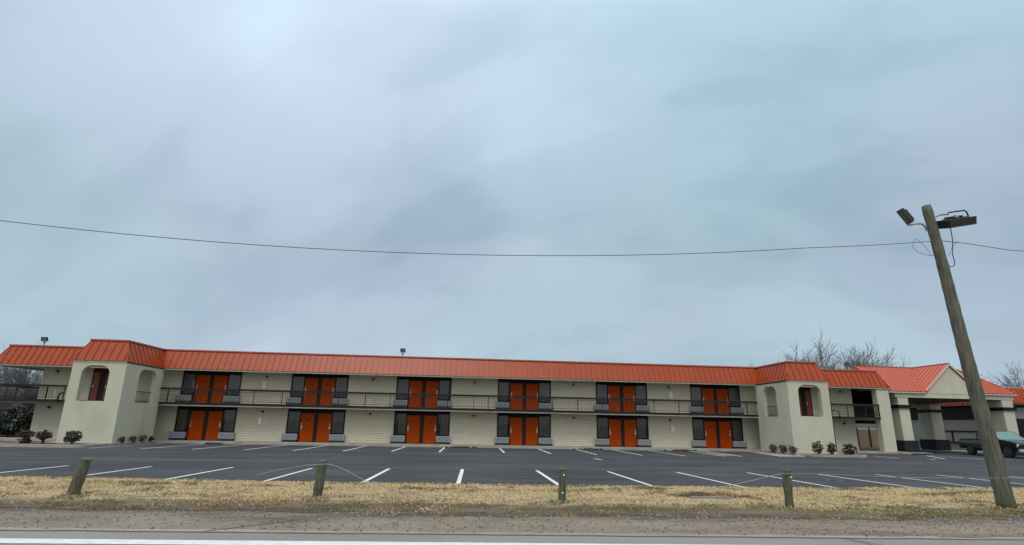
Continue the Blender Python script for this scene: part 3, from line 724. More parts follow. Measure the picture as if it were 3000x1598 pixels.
# stair towers with arched openings
def arch_wall(mb, L_, H, o0, o1, sill, spring, top, thick, flip, place_):
    """wall in (s, z) with one opening; place_(s, z, d) -> xyz, d = depth"""
    n = 12; rx = min((o1-o0)/2-.02, top-spring+.06)
    crv = []
    for i in range(n+1):
        a = math.pi/2*i/n; crv.append((o0+rx-rx*math.cos(a), spring+(top-spring)*math.sin(a)))
    for i in range(n+1):
        a = math.pi/2*(1-i/n); crv.append((o1-rx+rx*math.cos(a), spring+(top-spring)*math.sin(a)))
    z0 = -.2
    for d in (0, thick):
        q = [((0, z0), (o0, z0), (o0, H), (0, H)), ((o1, z0), (L_, z0), (L_, H), (o1, H)), ((o0, z0), (o1, z0), (o1, sill), (o0, sill))]
        for (s1, zz1), (s2, zz2) in zip(crv, crv[1:]):
            if abs(s1-s2) > 1e-6: q.append(((s1, zz1), (s2, zz2), (s2, H), (s1, H)))
        for qd in q: mb.quad(*[place_(s, z, d) for s, z in qd])
    ring = [(o0, sill), (o0, spring)]+crv+[(o1, spring), (o1, sill), (o0, sill)]
    for (s1, zz1), (s2, zz2) in zip(ring, ring[1:]):
        if abs(s1-s2)+abs(zz1-zz2) > 1e-6: mb.quad(place_(s1, zz1, 0), place_(s2, zz2, 0), place_(s2, zz2, thick), place_(s1, zz1, thick))
    for s in (0, L_): mb.quad(place_(s, z0, 0), place_(s, H, 0), place_(s, H, thick), place_(s, z0, thick))
    mb.quad(place_(0, H, 0), place_(L_, H, 0), place_(L_, H, thick), place_(0, H, thick))
TH = .28
def tower(x0, x1, inner_side, fo, so_):
    mb = MB(); H = 4.86
    arch_wall(mb, x1-x0, H, fo[0]-x0, fo[1]-x0, 2.44, 4.10, 4.60, TH, False, lambda s, z, d: (x0+s, TY+.03+d, z))
    t = mot(mb, 'stair_tower', M['stucco'])
    for xs, sgn, opening in ((x0, 1, inner_side < 0), (x1, -1, inner_side > 0)):
        m2 = MB(); y0 = TY+.03+TH+.002; Ls = EY+.05-y0
        if opening: arch_wall(m2, Ls, H-.002, so_[0]-y0, so_[1]-y0, 2.42, 4.10, 4.60, TH, False, lambda s, z, d: (xs+sgn*d, y0+s, z))
        else: a, b = sorted((xs, xs+sgn*TH)); m2.box(a, b, y0, EY+.05, -.2, 2.29)
        child_of(m2.build('side_wall', M['stucco']), t)
    fl = MB(); fl.box(x0+TH+.002, x1-TH-.002, TY+.03+TH+.002, EY-.0, 2.30, 2.42); child_of(fl.build('landing_floor', M['concrete']), t)
    xo = x1-TH*.5 if inner_side > 0 else x0+TH*.5
    g = MB(); g.tube([(xo, so_[0]+.1, 2.5), (xo, so_[0]+.1, 3.15), (xo, so_[1]-.05, 3.15)], .02, 6)
    g.tube([(xo, so_[0]+.1, 2.55), (xo, so_[1]-.05, 2.55)], .02, 6)
    for k in range(1, 13): yy = so_[0]+.1+(so_[1]-so_[0]-.2)*k/13; g.tube([(xo, yy, 2.55), (xo, yy, 3.15)], .009, 4)
    child_of(g.build('opening_guard', M['rail']), t)
tower(TL0, TL1, 1, (-23.68, -22.08), (32.78, 34.5))
tower(TR0, TR1, -1, (22.80, 24.47), (32.78, 34.3))

# roof floodlights
def roof_flood():
    mb = MB(); mb.tube([(0, 0, -.22), (0, 0, .46)], .03, 8); mb.box(-.12, .12, -.03, .03, .38, .42)
    f = mb.build('roof_floodlight', M['poleblack'])
    h = MB(); h.obox((0, -.05, .62), (1, 0, 0), (0, 1, .25), (0, -.25, 1), .19, .06, .15); h.build('housing', M['poleblack'], f)
    l = MB(); l.obox((0, -.125, .60), (1, 0, 0), (0, 1, .25), (0, -.25, 1), .18, .008, .12); l.build('lens', M['ledface'], f)
    return f
rf = roof_flood()
for x in (-30.3, -5.1, 30.9): place('rf', rf, x, 36.4, 6.22)

# ------------------------------------------------------------------ lobby canopy (porte cochere)
can = empty('entrance_canopy', (39.1, 35.6, GZ))
tag(can, 'cream drive-through canopy with coral hipped metal roof and front gable, joined to the motel end', 'canopy')
def cn(mb, name, m, smooth=False):
    o = mb.build(name, m, smooth=smooth); o.parent = can; o.matrix_parent_inverse = Matrix.Translation((-39.1, -35.6, -GZ)); return o
CY = 35.6; FX = (34.0, 44.45); EVZ = 4.70; RZ = 7.05; RY = 38.8; BY = 43.4
def metal_slope(poly, up_dir, across, mb, sm, step=.37, h=.06):
    """poly of a sloped plane (list of Vector); seams run along up_dir"""
    mb.add(poly, [tuple(range(len(poly)))])
    n = (poly[1]-poly[0]).cross(poly[2]-poly[0]).normalized()
    if n.z < 0: n = -n
    u = Vector(up_dir).normalized(); a = Vector(across).normalized()
    ss = [p.dot(a) for p in poly]; k = math.ceil(min(ss)/step+.01)
    while k*step < max(ss)-.02:
        s = k*step; hits = []
        for p, q in zip(poly, poly[1:]+poly[:1]):
            sp1, sp2 = p.dot(a)-s, q.dot(a)-s
            if sp1*sp2 < 0: hits.append(p+(q-p)*(sp1/(sp1-sp2)))
        if len(hits) == 2 and (hits[0]-hits[1]).length > .15:
            m_ = (hits[0]+hits[1])/2; d = hits[1]-hits[0]
            sm.obox(m_+n*h*.5, a, n, d, .018, h*.5, d.length/2-.01)
        k += 1
V = Vector
EL, ER = V((33.4, CY-.2, EVZ)), V((44.75, CY-.2, EVZ)); RL, RR = V((33.6, RY, RZ)), V((43.4, RY, RZ))
BL, BR = V((33.4, BY+.2, EVZ-.6)), V((44.75, BY+.2, EVZ-.6))
GF = V((39.12, CY-.12, RZ)); G0 = V((36.6, CY-.12, 4.62)); G1 = V((41.64, CY-.12, 4.62))
sl_ = (RZ-EVZ)/(RY-CY+.2)
rm = MB(); sm = MB()
# valley points where gable meets the front slope
VM = V((39.12, RY, RZ)); 
ga, gb = V((36.6, CY-.2, EVZ)), V((41.64, CY-.2, EVZ))
upf = V((0, RY-CY+.2, RZ-EVZ))
metal_slope([EL, ga, VM, RL], upf, (1, 0, 0), rm, sm)
metal_slope([gb, ER, RR, VM], upf, (1, 0, 0), rm, sm)
metal_slope([BL, RL, RR, BR], V((0, -1, .6)), (1, 0, 0), rm, sm)
metal_slope([EL, RL, BL], V((1.25, 0, 2.4)), (0, 1, 0), rm, sm)
metal_slope([ER, BR, RR], V((-1.25, 0, 2.4)), (0, 1, 0), rm, sm)
metal_slope([ga+V((0, .0, -.03)), GF, VM], V((2.5, 0, 2.4)), (0, 1, 0), rm, sm)
metal_slope([gb+V((0, .0, -.03)), VM, GF], V((-2.5, 0, 2.4)), (0, 1, 0), rm, sm)
croof = cn(rm, 'hip_roof', M['roof_pink'])
def cchild(o, par): o.parent = par; o.matrix_parent_inverse = Matrix.Identity(4); return o
cchild(sm.build('standing_seams', M['roof_pink']), croof)
cp_ = MB()
for a, b in ((RL, VM), (VM, RR), (VM, GF), (ER, RR), (EL, RL)): cp_.tube([a+V((0, 0, .03)), b+V((0, 0, .03))], .045, 6)
cchild(cp_.build('ridge_cap', M['roof']), croof)
vv = MB()
for a in (ga, gb): vv.tube([a+V((0, 0, .01)), VM+V((0, 0, .01))], .05, 4)
cchild(vv.build('valley_flashing', M['roof_pink']), croof)
# gable face, rake trim, front beam
g = MB()
Gy = CY-.02
g.add([(36.75, Gy, 4.56), (41.49, Gy, 4.56), (39.12, Gy, 6.88), (36.75, Gy+.2, 4.56), (41.49, Gy+.2, 4.56), (39.12, Gy+.2, 6.88)], [(0, 1, 2), (3, 5, 4), (0, 3, 4, 1), (1, 4, 5, 2), (2, 5, 3, 0)])
cn(g, 'gable_wall', M['stucco'])
rk = MB()
for sx in (-1, 1):
    a = V((39.12, CY-.10, 6.98)); b = V((39.12+sx*2.52, CY-.10, 4.66)); d = b-a
    rk.obox((a+b)/2, d, (0, 1, 0), d.cross(V((0, 1, 0))), d.length/2, .05, .055)
cn(rk, 'rake_trim', M['trim'])
bm_ = MB(); bm_.box(FX[0]+.001, FX[1]-.001, CY, CY+.45, 4.22, 4.56); bm_.box(FX[0]+.02, FX[0]+.45, CY+.46, BY, 4.2, 4.55); bm_.box(FX[1]-.45, FX[1]-.02, CY+.46, BY, 4.2, 4.55); bm_.box(FX[0], FX[1], BY, BY+.4, 4.0, 4.5)
cn(bm_, 'beam', M['stucco'])
for xa, xb in ((33.4, 36.62), (41.62, 44.7)):
    ft = MB(); ft.box(xa, xb, CY-.16, CY-.08, 4.56, 4.665); cn(ft, 'eave_trim', M['trim'])
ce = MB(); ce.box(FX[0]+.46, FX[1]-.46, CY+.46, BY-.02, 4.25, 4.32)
ceil = cn(ce, 'ceiling', mat('shaded_canopy_ceiling', (0.03, 0.03, 0.033), .8))  # deep shade under the canopy is put into this dark colour
def col(x0, x1, y0, y1, ch=4.22, front=True):
    mb = MB(); mb.box(x0, x1, y0, y1, GZ-.05, ch-.003)
    c = cn(mb, 'column', M['stucco'])
    b2 = MB(); b2.box(x0-.16, x1+.20, y0-.16, y1+.12, GZ-.05, .86); cchild(b2.build('base', mat_base), c)
    b3 = MB(); b3.box(x0-.12, x1+.12, y0-.12, y1+.10, 3.36, 3.62); cchild(b3.build('band', M['black']), c)
mat_base = mat('charcoal_tile', (0.018, 0.020, 0.023), .7, spec=.2, var=.1)
col(34.22, 35.10, CY+.03, CY+.88); col(43.38, 44.36, CY+.03, CY+1.9)
col(34.22, 35.10, BY-1.0, BY-.05, 4.0); col(43.5, 44.6, 42.0, BY-.05, 4.0)
pad = MB(); pad.box(33.2, 35.75, 34.9, 44, -.26, -.085); pad.box(43.2, 46.5, 36.0, 52, -.26, -.085)
tag(pad.build('canopy_kerb', M['concrete']), kind='structure')

# ------------------------------------------------------------------ lobby building behind / right of the canopy
lob = empty('lobby_building', (50, 42, GZ))
tag(lob, 'single storey lobby wing with orange mansard and dark shaded glazing, right of the canopy', 'building')
def lb(mb, name, m):
    o = mb.build(name, m); o.parent = lob; o.matrix_parent_inverse = Matrix.Translation((-50, -42, -GZ)); return o
LX, LY = 48.6, 40.6
mb = MB(); mb.box(LX, 80, LY, 62, -.26, 4.2); lb(mb, 'wall', mat('shaded_lobby_stucco', (.20, .19, .155), .9, var=.1))  # cream wall beside the canopy; its shade is put into the darker colour
p2 = [V((47.9, 51.5)), V((47.9, 39.9)), V((80, 39.9))]
o2 = offset_path(p2, 0); i2 = offset_path(p2, .8)
mb = MB(); sm = MB()
for i in range(2):
    a, b, c, d = V((*o2[i], 4.38)), V((*o2[i+1], 4.38)), V((*i2[i+1], 5.75)), V((*i2[i], 5.75))
    t = (b-a).normalized(); nrm = V((t.y, -t.x, 0)); metal_slope([a, b, c, d], (c-b), t, mb, sm)
lr = lb(mb, 'mansard_roof', M['roof']); o = sm.build('standing_seams', M['roof']); cchild(o, lr)
mb = MB(); mb.box(47.9, 80, 39.9, 39.96, 4.28, 4.375); mb.box(47.9, 47.96, 39.97, 51.5, 4.12, 4.40); lb(mb, 'fascia', M['roof'])
mb = MB()
for i in range(26): y = 40.2+i*.43; mb.box(47.885, 47.899, y-.07, y+.07, 4.20, 4.33)
lb(mb, 'fascia_studs', M['mullion'])
mb = MB(); mb.box(48.7, 80, 40.7, 62, 5.70, 5.80); lb(mb, 'cap', M['trim'])
mb = MB(); mb.box(47.97, LX-.002, 39.97, 51.4, 4.15, 4.2); lb(mb, 'soffit', M['black'])
mb = MB(); mb.box(LX-.06, LX-.002, 41.0, 51, 2.8, 4.14); mb.box(LX+.5, 79, LY-.05, LY-.002, .5, 4.14); lb(mb, 'shaded_glazing', M['black'])  # dark glass plus the shade of the recess, both put into black
mb = MB(); mb.box(LX+1.6, LX+6, LY-.06, LY-.052, 2.9, 3.9); lb(mb, 'curtain', M['curtain_up'])
# window band on the side wall
fr = MB(); fr.box(LX-.10, LX-.003, 41.4, 46.6, 1.60, 1.74); fr.box(LX-.10, LX-.003, 41.4, 46.6, .55, .65)
for y in (41.4, 44.9, 46.5): fr.box(LX-.10, LX-.003, y, y+.12, .65, 1.60)
wf = lb(fr, 'window_frame', M['black'])
mb = MB(); mb.box(LX-.03, LX-.004, 41.52, 46.5, .65, 1.60); cchild(mb.build('pane', mat('painted_bright_glass', (.22, .22, .2), .2)), wf)  # brightness showing in the glass is put into its grey colour
# back wing seen between the columns
bw = empty('rear_wing', (49, 52, GZ)); tag(bw, 'low cream rear wing with black window, seen between the canopy columns', 'building')
def bwf(mb, name, m): o = mb.build(name, m); o.parent = bw; o.matrix_parent_inverse = Matrix.Translation((-49, -52, -GZ)); return o
mb = MB(); mb.box(48.9, 60, 52.0, 60, -.26, 4.3); bwf(mb, 'wall', M['stucco'])
mb = MB(); mb.box(50.6, 52.9, 51.4, 51.95, 2.85, 4.35); bwf(mb, 'awning', M['darkbrown'])
mb = MB(); mb.box(51.3, 52.2, 51.93, 51.998, .9, 2.84); bwf(mb, 'window', M['black'])
mb = MB(); mb.box(49.5, 53.0, 51.2, 51.39, 4.36, 4.85)
ow = bwf(mb, 'orange_fascia', M['roof'])
sg_ = MB()
for i in range(8): sg_.box(50.6+i*.33, 50.75+i*.33, 51.18, 51.199, 4.55, 4.72)
cchild(sg_.build('fascia_studs', M['roofcap']), ow)

# courtyard fence and pool gate seen through the breezeway
fe = empty('courtyard_fence', (42, 48.5, GZ)); tag(fe, 'brown board fence in the courtyard, seen through the breezeway', 'fence')
mb = MB()
for i in range(58):
    x = 36.4+i*.19; mb.box(x, x+.17, 48.5, 48.53, GZ, 1.55+.02*math.sin(i*2.1))
o = mb.build('boards', M['fence']); o.parent = fe; o.matrix_parent_inverse = Matrix.Translation((-42, -48.5, -GZ))
mb = MB()
for x in (38.2, 41.2, 42.6, 43.9, 45.6): mb.box(x, x+.14, 48.4, 48.49, GZ, 1.9)
o = mb.build('posts', M['mullion']); o.parent = fe; o.matrix_parent_inverse = Matrix.Translation((-42, -48.5, -GZ))
mb = MB(); mb.box(36.4, 47.3, 48.42, 48.49, 1.72, 1.80); o = mb.build('top_rail', M['trim']); o.parent = fe; o.matrix_parent_inverse = Matrix.Translation((-42, -48.5, -GZ))

# ------------------------------------------------------------------ utility pole with floodlights
pb = V((12.03, 10.2, GZ)); pt = V((11.98, 10.70, 7.41))
pole = empty('utility_pole', pb); tag(pole, 'tall leaning weathered wooden pole with two black floodlights on the verge', 'utility pole')
mb = MB(); n = 40; pts = []; rr = []
for i in range(n+1):
    t = i/n; p = (pt-pb)*t; p += V((.012*math.sin(t*9), .01*math.sin(t*7), 0)); pts.append(p); rr.append(.168-.062*t**.8+.004*math.sin(i*2.3))
pts[0] -= V((0, 0, .1))
mb.tube(pts, rr, 20); mb.build('shaft', M['polewood'], pole, smooth=True)
def rel(*p): return V(p)-pb
Yp = 10.7
# left flood
a = MB(); a.tube([rel(11.86, Yp, 6.70), rel(11.82, Yp-.02, 6.80), rel(11.74, Yp-.02, 6.88), rel(11.55, Yp-.05, 6.86), rel(11.40, Yp-.05, 6.82), rel(11.30, Yp-.05, 6.80)], .022, 8)
fl1 = a.build('floodlight_arm', M['galv'], pole)
h = MB(); h.obox(rel(11.26, Yp-.05, 7.05), V((.22, 0, -.32)), V((.2, 1, .1)), V((.32, 0.0, .22)), .22, .09, .05)
h.obox(rel(11.34, Yp-.04, 7.08), V((.22, 0, -.32)), V((.2, 1, .1)), V((.32, 0, .22)), .17, .07, .045)
h.build('housing', M['poleblack'], fl1)
h = MB(); h.obox(rel(11.215, Yp-.055, 7.02), V((.22, 0, -.32)), V((.2, 1, .1)), V((.32, 0, .22)), .19, .07, .006); h.build('lens', M['ledface'], fl1)
# right flood with yoke
a = MB(); a.tube([rel(12.05, Yp-.08, 7.06), rel(12.2, Yp-.12, 7.12), rel(12.44, Yp-.12, 7.15)], .024, 8)
fl2 = a.build('floodlight_arm', M['galv'], pole)
h = MB(); h.tube([rel(12.40, Yp-.12, 7.14), rel(12.46, Yp-.12, 7.20), rel(12.92, Yp-.12, 7.29), rel(12.99, Yp-.12, 7.25), rel(13.03, Yp-.12, 7.08), rel(12.98, Yp-.12, 6.98)], .020, 6)
h.build('yoke', M['poleblack'], fl2)
dx = V((.78, 0, .16)).normalized()
h = MB(); h.obox(rel(12.56, Yp-.16, 6.90), dx, V((0, 1, .35)), dx.cross(V((0, 1, .35))), .40, .20, .105)
h.obox(rel(12.60, Yp-.13, 6.99), dx, V((0, 1, .35)), dx.cross(V((0, 1, .35))), .26, .12, .06)
for k in range(7): h.obox(rel(12.40+k*.055, Yp-.13, 6.955+k*.011+.085), dx, V((0, 1, .35)), dx.cross(V((0, 1, .35))), .008, .10, .02)
h.build('housing', M['poleblack'], fl2)
h = MB(); h.obox(rel(12.585, Yp-.20, 6.792), dx, V((0, 1, .35)), dx.cross(V((0, 1, .35))), .36, .18, .004); h.build('lens', M['ledface'], fl2)
h = MB(); h.obox(rel(12.50, Yp-.25, 7.03), (1, 0, 0), (0, 1, 0), (0, 0, 1), .06, .02, .03); h.build('photocell', M['galv'], fl2)
# loose wiring
wr = MB()
wr.tube([rel(11.79, Yp-.12, 6.66), rel(11.77, Yp-.14, 6.4), rel(11.79, Yp-.14, 6.2), rel(11.85, Yp-.14, 5.98), rel(11.85, Yp-.15, 5.78), rel(11.88, Yp-.16, 5.62), rel(11.95, Yp-.17, 5.55)], .011, 5)
wr.tube([rel(12.43, Yp-.12, 6.8), rel(12.42, Yp-.12, 6.4), rel(12.34, Yp-.12, 6.04), rel(12.36, Yp-.12, 5.83), rel(12.33, Yp-.12, 5.72), rel(12.24, Yp-.12, 5.68), rel(12.1, Yp-.15, 5.7)], .011, 5)
wr.tube([rel(11.40, Yp-.1, 6.40), rel(11.30, Yp-.1, 6.30), rel(11.27, Yp-.1, 6.18), rel(11.36, Yp-.1, 6.07), rel(11.55, Yp-.1, 6.0), rel(11.72, Yp-.1, 5.97), rel(11.92, Yp-.15, 5.94)], .006, 4)
wr.tube([rel(11.42, Yp-.1, 6.40), rel(11.62, Yp-.1, 6.22), rel(11.72, Yp-.1, 6.05), rel(11.74, Yp-.1, 5.97)], .006, 4)
wr.tube([rel(12.58, Yp-.1, 6.41), rel(12.40, Yp-.1, 6.25), rel(12.30, Yp-.1, 6.06), rel(12.2, Yp-.12, 5.98)], .006, 4)
wr.build('loose_wiring', M['wire'], pole)
# overhead service wire, both spans
def sag(a, b, s, n=60):
    return [V(a)+(V(b)-V(a))*t-V((0, 0, 1))*s*4*t*(1-t) for t in [i/n for i in range(n+1)]]
mb = MB(); A = V((11.84, Yp-.12, 6.47))
WL = [V((-34, 10.2, 9.4))]
# measured curve through the frame, continued to the next pole
import itertools
xs = [-34, -22, -15, -9.9, -6.73, -3.41, 0.07, 2.35, 5.71, 8.77, 11.03, 11.84]
zs = [8.3, 6.75, 5.96, 5.47, 5.31, 5.19, 5.23, 5.32, 5.60, 5.93, 6.22, 6.36]
cf = np.polyfit(xs[3:], zs[3:], 3); pts = []
for x in np.linspace(-24, 11.84, 90):
    pts.append((x, 10.2+.38*max(0, (x-8)/3.84) if x > 8 else 10.2, float(np.polyval(cf, x)) if x > -12 else float(np.polyval(cf, -12)+(x+12)*np.polyval(np.polyder(cf), -12))))
mb.tube(pts, .0085, 5)
mb.tube([(12.1, 10.62, 6.40), (12.8, 10.6, 6.36), (14.0, 10.6, 6.24), (16, 10.5, 6.15), (20, 10.4, 6.1)], .0085, 5)
tag(mb.build('overhead_wire', M['wire']), 'thin dark overhead wire sagging across the sky to the utility pole', 'wire')

# ------------------------------------------------------------------ verge posts and slack cable
def post(bx_, by_, tx, ty, h, r, label, sd_, flat=False):
    b0 = V((bx_, by_, GZ)); e = empty('wooden_post', b0)
    tag(e, label, 'post', 'wooden posts along the verge')
    mb = MB(); pts = []; rr = []; rnd = random.Random(sd_)
    n = 10
    for i in range(n+1):
        t = i/n; pts.append(V(((tx-bx_)*t, (ty-by_)*t, h*t-.06))); rr.append(r*(1+.05*rnd.uniform(-1, 1)-.05*t))
    k = 14; mb.tube(pts, rr, k)
    # chipped uneven surface
    vs = [V(v) for v in mb.v]
    mb.v = [tuple(v+V((.012*vnoise(v.x*1+sd_, v.z, 9, sd_), .012*vnoise(v.y+sd_, v.z, 8, sd_+3), (.02*vnoise(v.x*8, v.y*8, 2, sd_) if v.z > h-.1 else 0)))) for v in vs]
    mb.build('shaft', M['postwood'], e, smooth=False)
    return e
p1 = post(-8.32, 11.49, -8.18, 11.49, .84, .108, 'leftmost wooden post, leaning right over the dry grass', 1)
p2 = post(-3.12, 10.97, -3.07, 10.97, .90, .102, 'dark split wooden post with the cable looped over its head, second from the left', 2)
p3 = post(2.10, 10.76, 2.11, 10.76, .80, .085, 'slim upright wooden post with a white staple, cable running low behind it', 3)
p4 = post(6.90, 10.18, 6.90, 10.18, .88, .088, 'grey wooden post with cable at its top, nearest the utility pole', 4)
for p_, z_, x_ in ((p3, .62, .02), (p3, .25, -.01), (p4, .68, .03)):
    m_ = MB(); m_.box(x_-.012, x_+.016, -.10, -.082, z_-.016, z_+.016); m_.build('staple', M['white'], p_)
def smooth_curve(P_, n=8):
    P_ = [V(p) for p in P_]; out = []
    for i in range(len(P_)-1):
        a, b, c, d = P_[max(i-1, 0)], P_[i], P_[i+1], P_[min(i+2, len(P_)-1)]
        for k in range(n):
            t = k/n; out.append(.5*((2*b)+(-a+c)*t+(2*a-5*b+4*c-d)*t*t+(-a+3*b-3*c+d)*t**3))
    out.append(P_[-1]); return out
mb = MB()
pts = smooth_curve([(-7.6, 11.3, -.09), (-7.1, 11.1, -.05), (-6.5, 11.0, -.07), (-5.5, 11.0, -.05), (-4.9, 10.95, .0), (-4.5, 10.9, .12), (-4.35, 10.85, .36), (-4.05, 10.85, .46), (-3.4, 10.83, .585), (-3.05, 10.82, .615), (-2.85, 10.83, .61),
                    (-2.5, 10.8, .49), (-2.05, 10.75, .29), (-1.2, 10.7, .07), (0, 10.65, -.06), (1.0, 10.62, -.10), (2.1, 10.62, -.115), (3.0, 10.6, -.06), (4.2, 10.45, .06), (5.7, 10.25, .34), (6.6, 10.08, .57), (6.95, 10.06, .60), (7.6, 10.1, .595), (9.2, 10.05, .55), (10.8, 10.02, .55), (11.9, 10.0, .56), (12.2, 10.0, .56), (14.5, 10.1, .5), (18, 10.1, .5)], 8)
mb.tube(pts, .0065, 5)
tag(mb.build('steel_cable', M['cable']), 'slack steel cable strung between the low wooden posts', 'cable')

# ------------------------------------------------------------------ dry grass blades, pebbles, culvert
def blades(name, n, mats, area, zf, hmin, hmax, label):
    x = RNG.uniform(area[0], area[1], n); t = RNG.random(n)
    V_, Fc, Mi = [], [], []
    e0 = np.interp(x, [a for a, b in NE], [b for a, b in NE]); e1 = np.interp(x, [a for a, b in EX], [b for a, b in EX])
    y = e0+(e1-e0)*t
    for i in range(n):
        xx, yy = float(x[i]), float(y[i])
        dens = vnoise(xx, yy, 1.3, 41)*.6+vnoise(xx*.5, yy, 4, 11)*.5
        tt = float(t[i])
        if dens < -.30+.45*max(0, .55-float(t[i])) and RNG.random() < .85: continue
        if tt < .22 and RNG.random() < (1-tt/.22)*.85*(1+vnoise(xx, yy, 2.0, 71)): continue
        if tt < .34 and vnoise(xx*.7, yy, 1.2, 73) > .12 and RNG.random() < .75: continue
        if ((xx-5.9)/.55)**2+((yy-11.45)/.14)**2 < 1: continue
        z = zf(xx, yy); h = (hmin+(hmax-hmin)*RNG.random()**2)*(1+.5*dens)
        gm = vnoise(xx*.45, yy, 1.0, 24)+.5*vnoise(xx, yy, 2.4, 54)
        nearfac = math.exp(-((tt-.10)/.15)**2)*.58+math.exp(-((tt-.97)/.10)**2)*.12
        u = RNG.random()
        if gm+nearfac+(.12 if xx > 2 and tt < .3 else 0) > .27+.25*u: mi = 1 if u < .65 else 2
        elif vnoise(xx*.5, yy, 1.8, 94)+nearfac > .22+.5*u: mi = 2
        else: mi = 0 if u < .6 else 3
        a = RNG.random()*6.283; lean = .5+RNG.random()*1.1; w2 = .0035+.003*RNG.random()
        dx_, dy_ = math.cos(a), math.sin(a); b = len(V_)
        V_ += [(xx-dy_*w2, yy+dx_*w2, z-.01), (xx+dy_*w2, yy-dx_*w2, z-.01), (xx+dx_*h*lean*.45+dy_*w2*.7, yy+dy_*h*lean*.45-dx_*w2*.7, z+h*.7), (xx+dx_*h*lean, yy+dy_*h*lean, z+h*.9)]
        Fc += [(b, b+1, b+2), (b, b+2, b+3)]; Mi += [mi, mi]
    me = bpy.data.meshes.new(name); me.from_pydata(V_, [], Fc)
    for m in mats: me.materials.append(m)
    me.polygons.foreach_set('material_index', Mi); me.update()
    o = bpy.data.objects.new(name, me); COL.objects.link(o); tag(o, label, 'grass', kind='stuff')
gm_ = [mat('straw_blade', (.56, .43, .24), .85), mat('green_blade', (.17, .19, .07), .8), mat('brown_blade', (.20, .145, .085), .8), mat('pale_straw_blade', (.62, .51, .31), .85)]
blades('dry_grass', 95000, gm_, (-13.5, 19.5), verge_z, .02, .062, 'short dry tan grass covering the roadside verge')
# coarse clumps (green weeds and dead tufts)
def clump(name_, cx, cy, rx, ry, n, hm, mi_list):
    V_, Fc, Mi = [], [], []
    for _ in range(n):
        a = RNG.random()*6.28; q = math.sqrt(RNG.random()); xx, yy = cx+rx*q*math.cos(a), cy+ry*q*math.sin(a)
        z = verge_z(xx, yy); h = hm*(.4+.6*RNG.random())*(1-.5*q); a = RNG.random()*6.28; w2 = .005; dx_, dy_ = math.cos(a), math.sin(a); b = len(V_); l = .8*RNG.random()+.3
        V_ += [(xx-dy_*w2, yy+dx_*w2, z-.01), (xx+dy_*w2, yy-dx_*w2, z-.01), (xx+dx_*h*l*.4, yy+dy_*h*l*.4, z+h*.75), (xx+dx_*h*l, yy+dy_*h*l, z+h)]
        Fc += [(b, b+1, b+2), (b, b+2, b+3)]; m_ = mi_list[int(RNG.random()*len(mi_list))]; Mi += [m_, m_]
    return V_, Fc, Mi
allV, allF, allM = [], [], []
for (cx, cy, rx, ry, n, hm, ml) in [(5.3, 11.95, .42, .10, 420, .10, [2, 2, 1]), (5.75, 12.05, .45, .14, 700, .13, [2, 2, 2, 1]), (6.3, 11.95, .42, .12, 650, .14, [2, 2, 0]), (6.75, 11.7, .30, .10, 300, .10, [2, 1, 2]), (6.85, 11.35, .28, .06, 160, .07, [2, 2]), (4.8, 12.3, .3, .12, 160, .09, [1, 2]), (3.0, 13.5, .5, .2, 300, .10, [1, 1, 2]), (4.9, 13.2, .7, .25, 500, .10, [1, 1, 2]), (-4.5, 10.6, 1.9, .30, 1800, .07, [2, 2, 0]),
                                    (-1.0, 10.3, 2.2, .25, 1600, .07, [2, 1, 2]), (3.4, 10.0, 2.4, .25, 1600, .07, [1, 2]), (9.5, 9.9, 3.0, .22, 2000, .07, [1, 1, 0]), (-3.1, 10.85, .3, .15, 260, .13, [2, 0, 3]), (2.1, 10.7, .25, .12, 160, .1, [0, 1]), (6.9, 10.1, .3, .12, 200, .09, [1, 0]),
                                    (12.05, 10.1, .45, .25, 400, .11, [1, 1, 0]), (-1.2, 13.9, 1.2, .2, 500, .09, [1, 2, 0]), (1.7, 13.7, 1.0, .25, 500, .09, [1, 2]), (-4.0, 11.0, .15, .1, 90, .2, [0, 3]), (-9.3, 12.4, 1.0, .3, 400, .08, [2, 0])]+[(x_, near_edge(x_)+RNG.uniform(-.1, .35), RNG.uniform(.12, .5), RNG.uniform(.05, .16), int(RNG.uniform(60, 200)), RNG.uniform(.035, .08), [[2, 2, 1], [2, 0], [1, 2, 0], [2]][int(RNG.random()*4)]) for x_ in RNG.uniform(-10, 14, 130)]+[(x_, y_, RNG.uniform(.1, .35), RNG.uniform(.06, .16), int(RNG.uniform(30, 110)), RNG.uniform(.04, .09), [[2, 2, 1], [2, 0, 3], [1, 2]][int(RNG.random()*3)]) for x_, y_ in zip(RNG.uniform(-13, 19, 90), RNG.uniform(10.2, 13.8, 90))]:
    v_, f_, m_ = clump('', cx, cy, rx, ry, n, hm, ml); o_ = len(allV); allV += v_; allF += [tuple(i+o_ for i in f) for f in f_]; allM += m_
me = bpy.data.meshes.new('weed_clumps'); me.from_pydata(allV, [], allF)
for m in gm_: me.materials.append(m)
me.polygons.foreach_set('material_index', allM); o = bpy.data.objects.new('weed_clumps', me); COL.objects.link(o)
tag(o, 'darker weedy clumps and dead brown tufts scattered in the roadside verge', 'weeds', kind='stuff')
# culvert slab in the ditch
mb = MB(); mb.obox((5.9, 11.42, GZ-.005), (1, -.1, 0), (.1, 1, 0), (0, 0, 1), .50, .11, .03); mb.obox((5.9, 11.56, GZ+.02), (1, -.1, 0), (.1, 1, 0), (0, 0, 1), .5, .03, .05)
tag(mb.build('culvert_slab', mat('dirty_concrete', (.25, .22, .19), .95, var=.2)), 'small concrete culvert slab sunk in the grass under dead brown tufts', 'culvert')
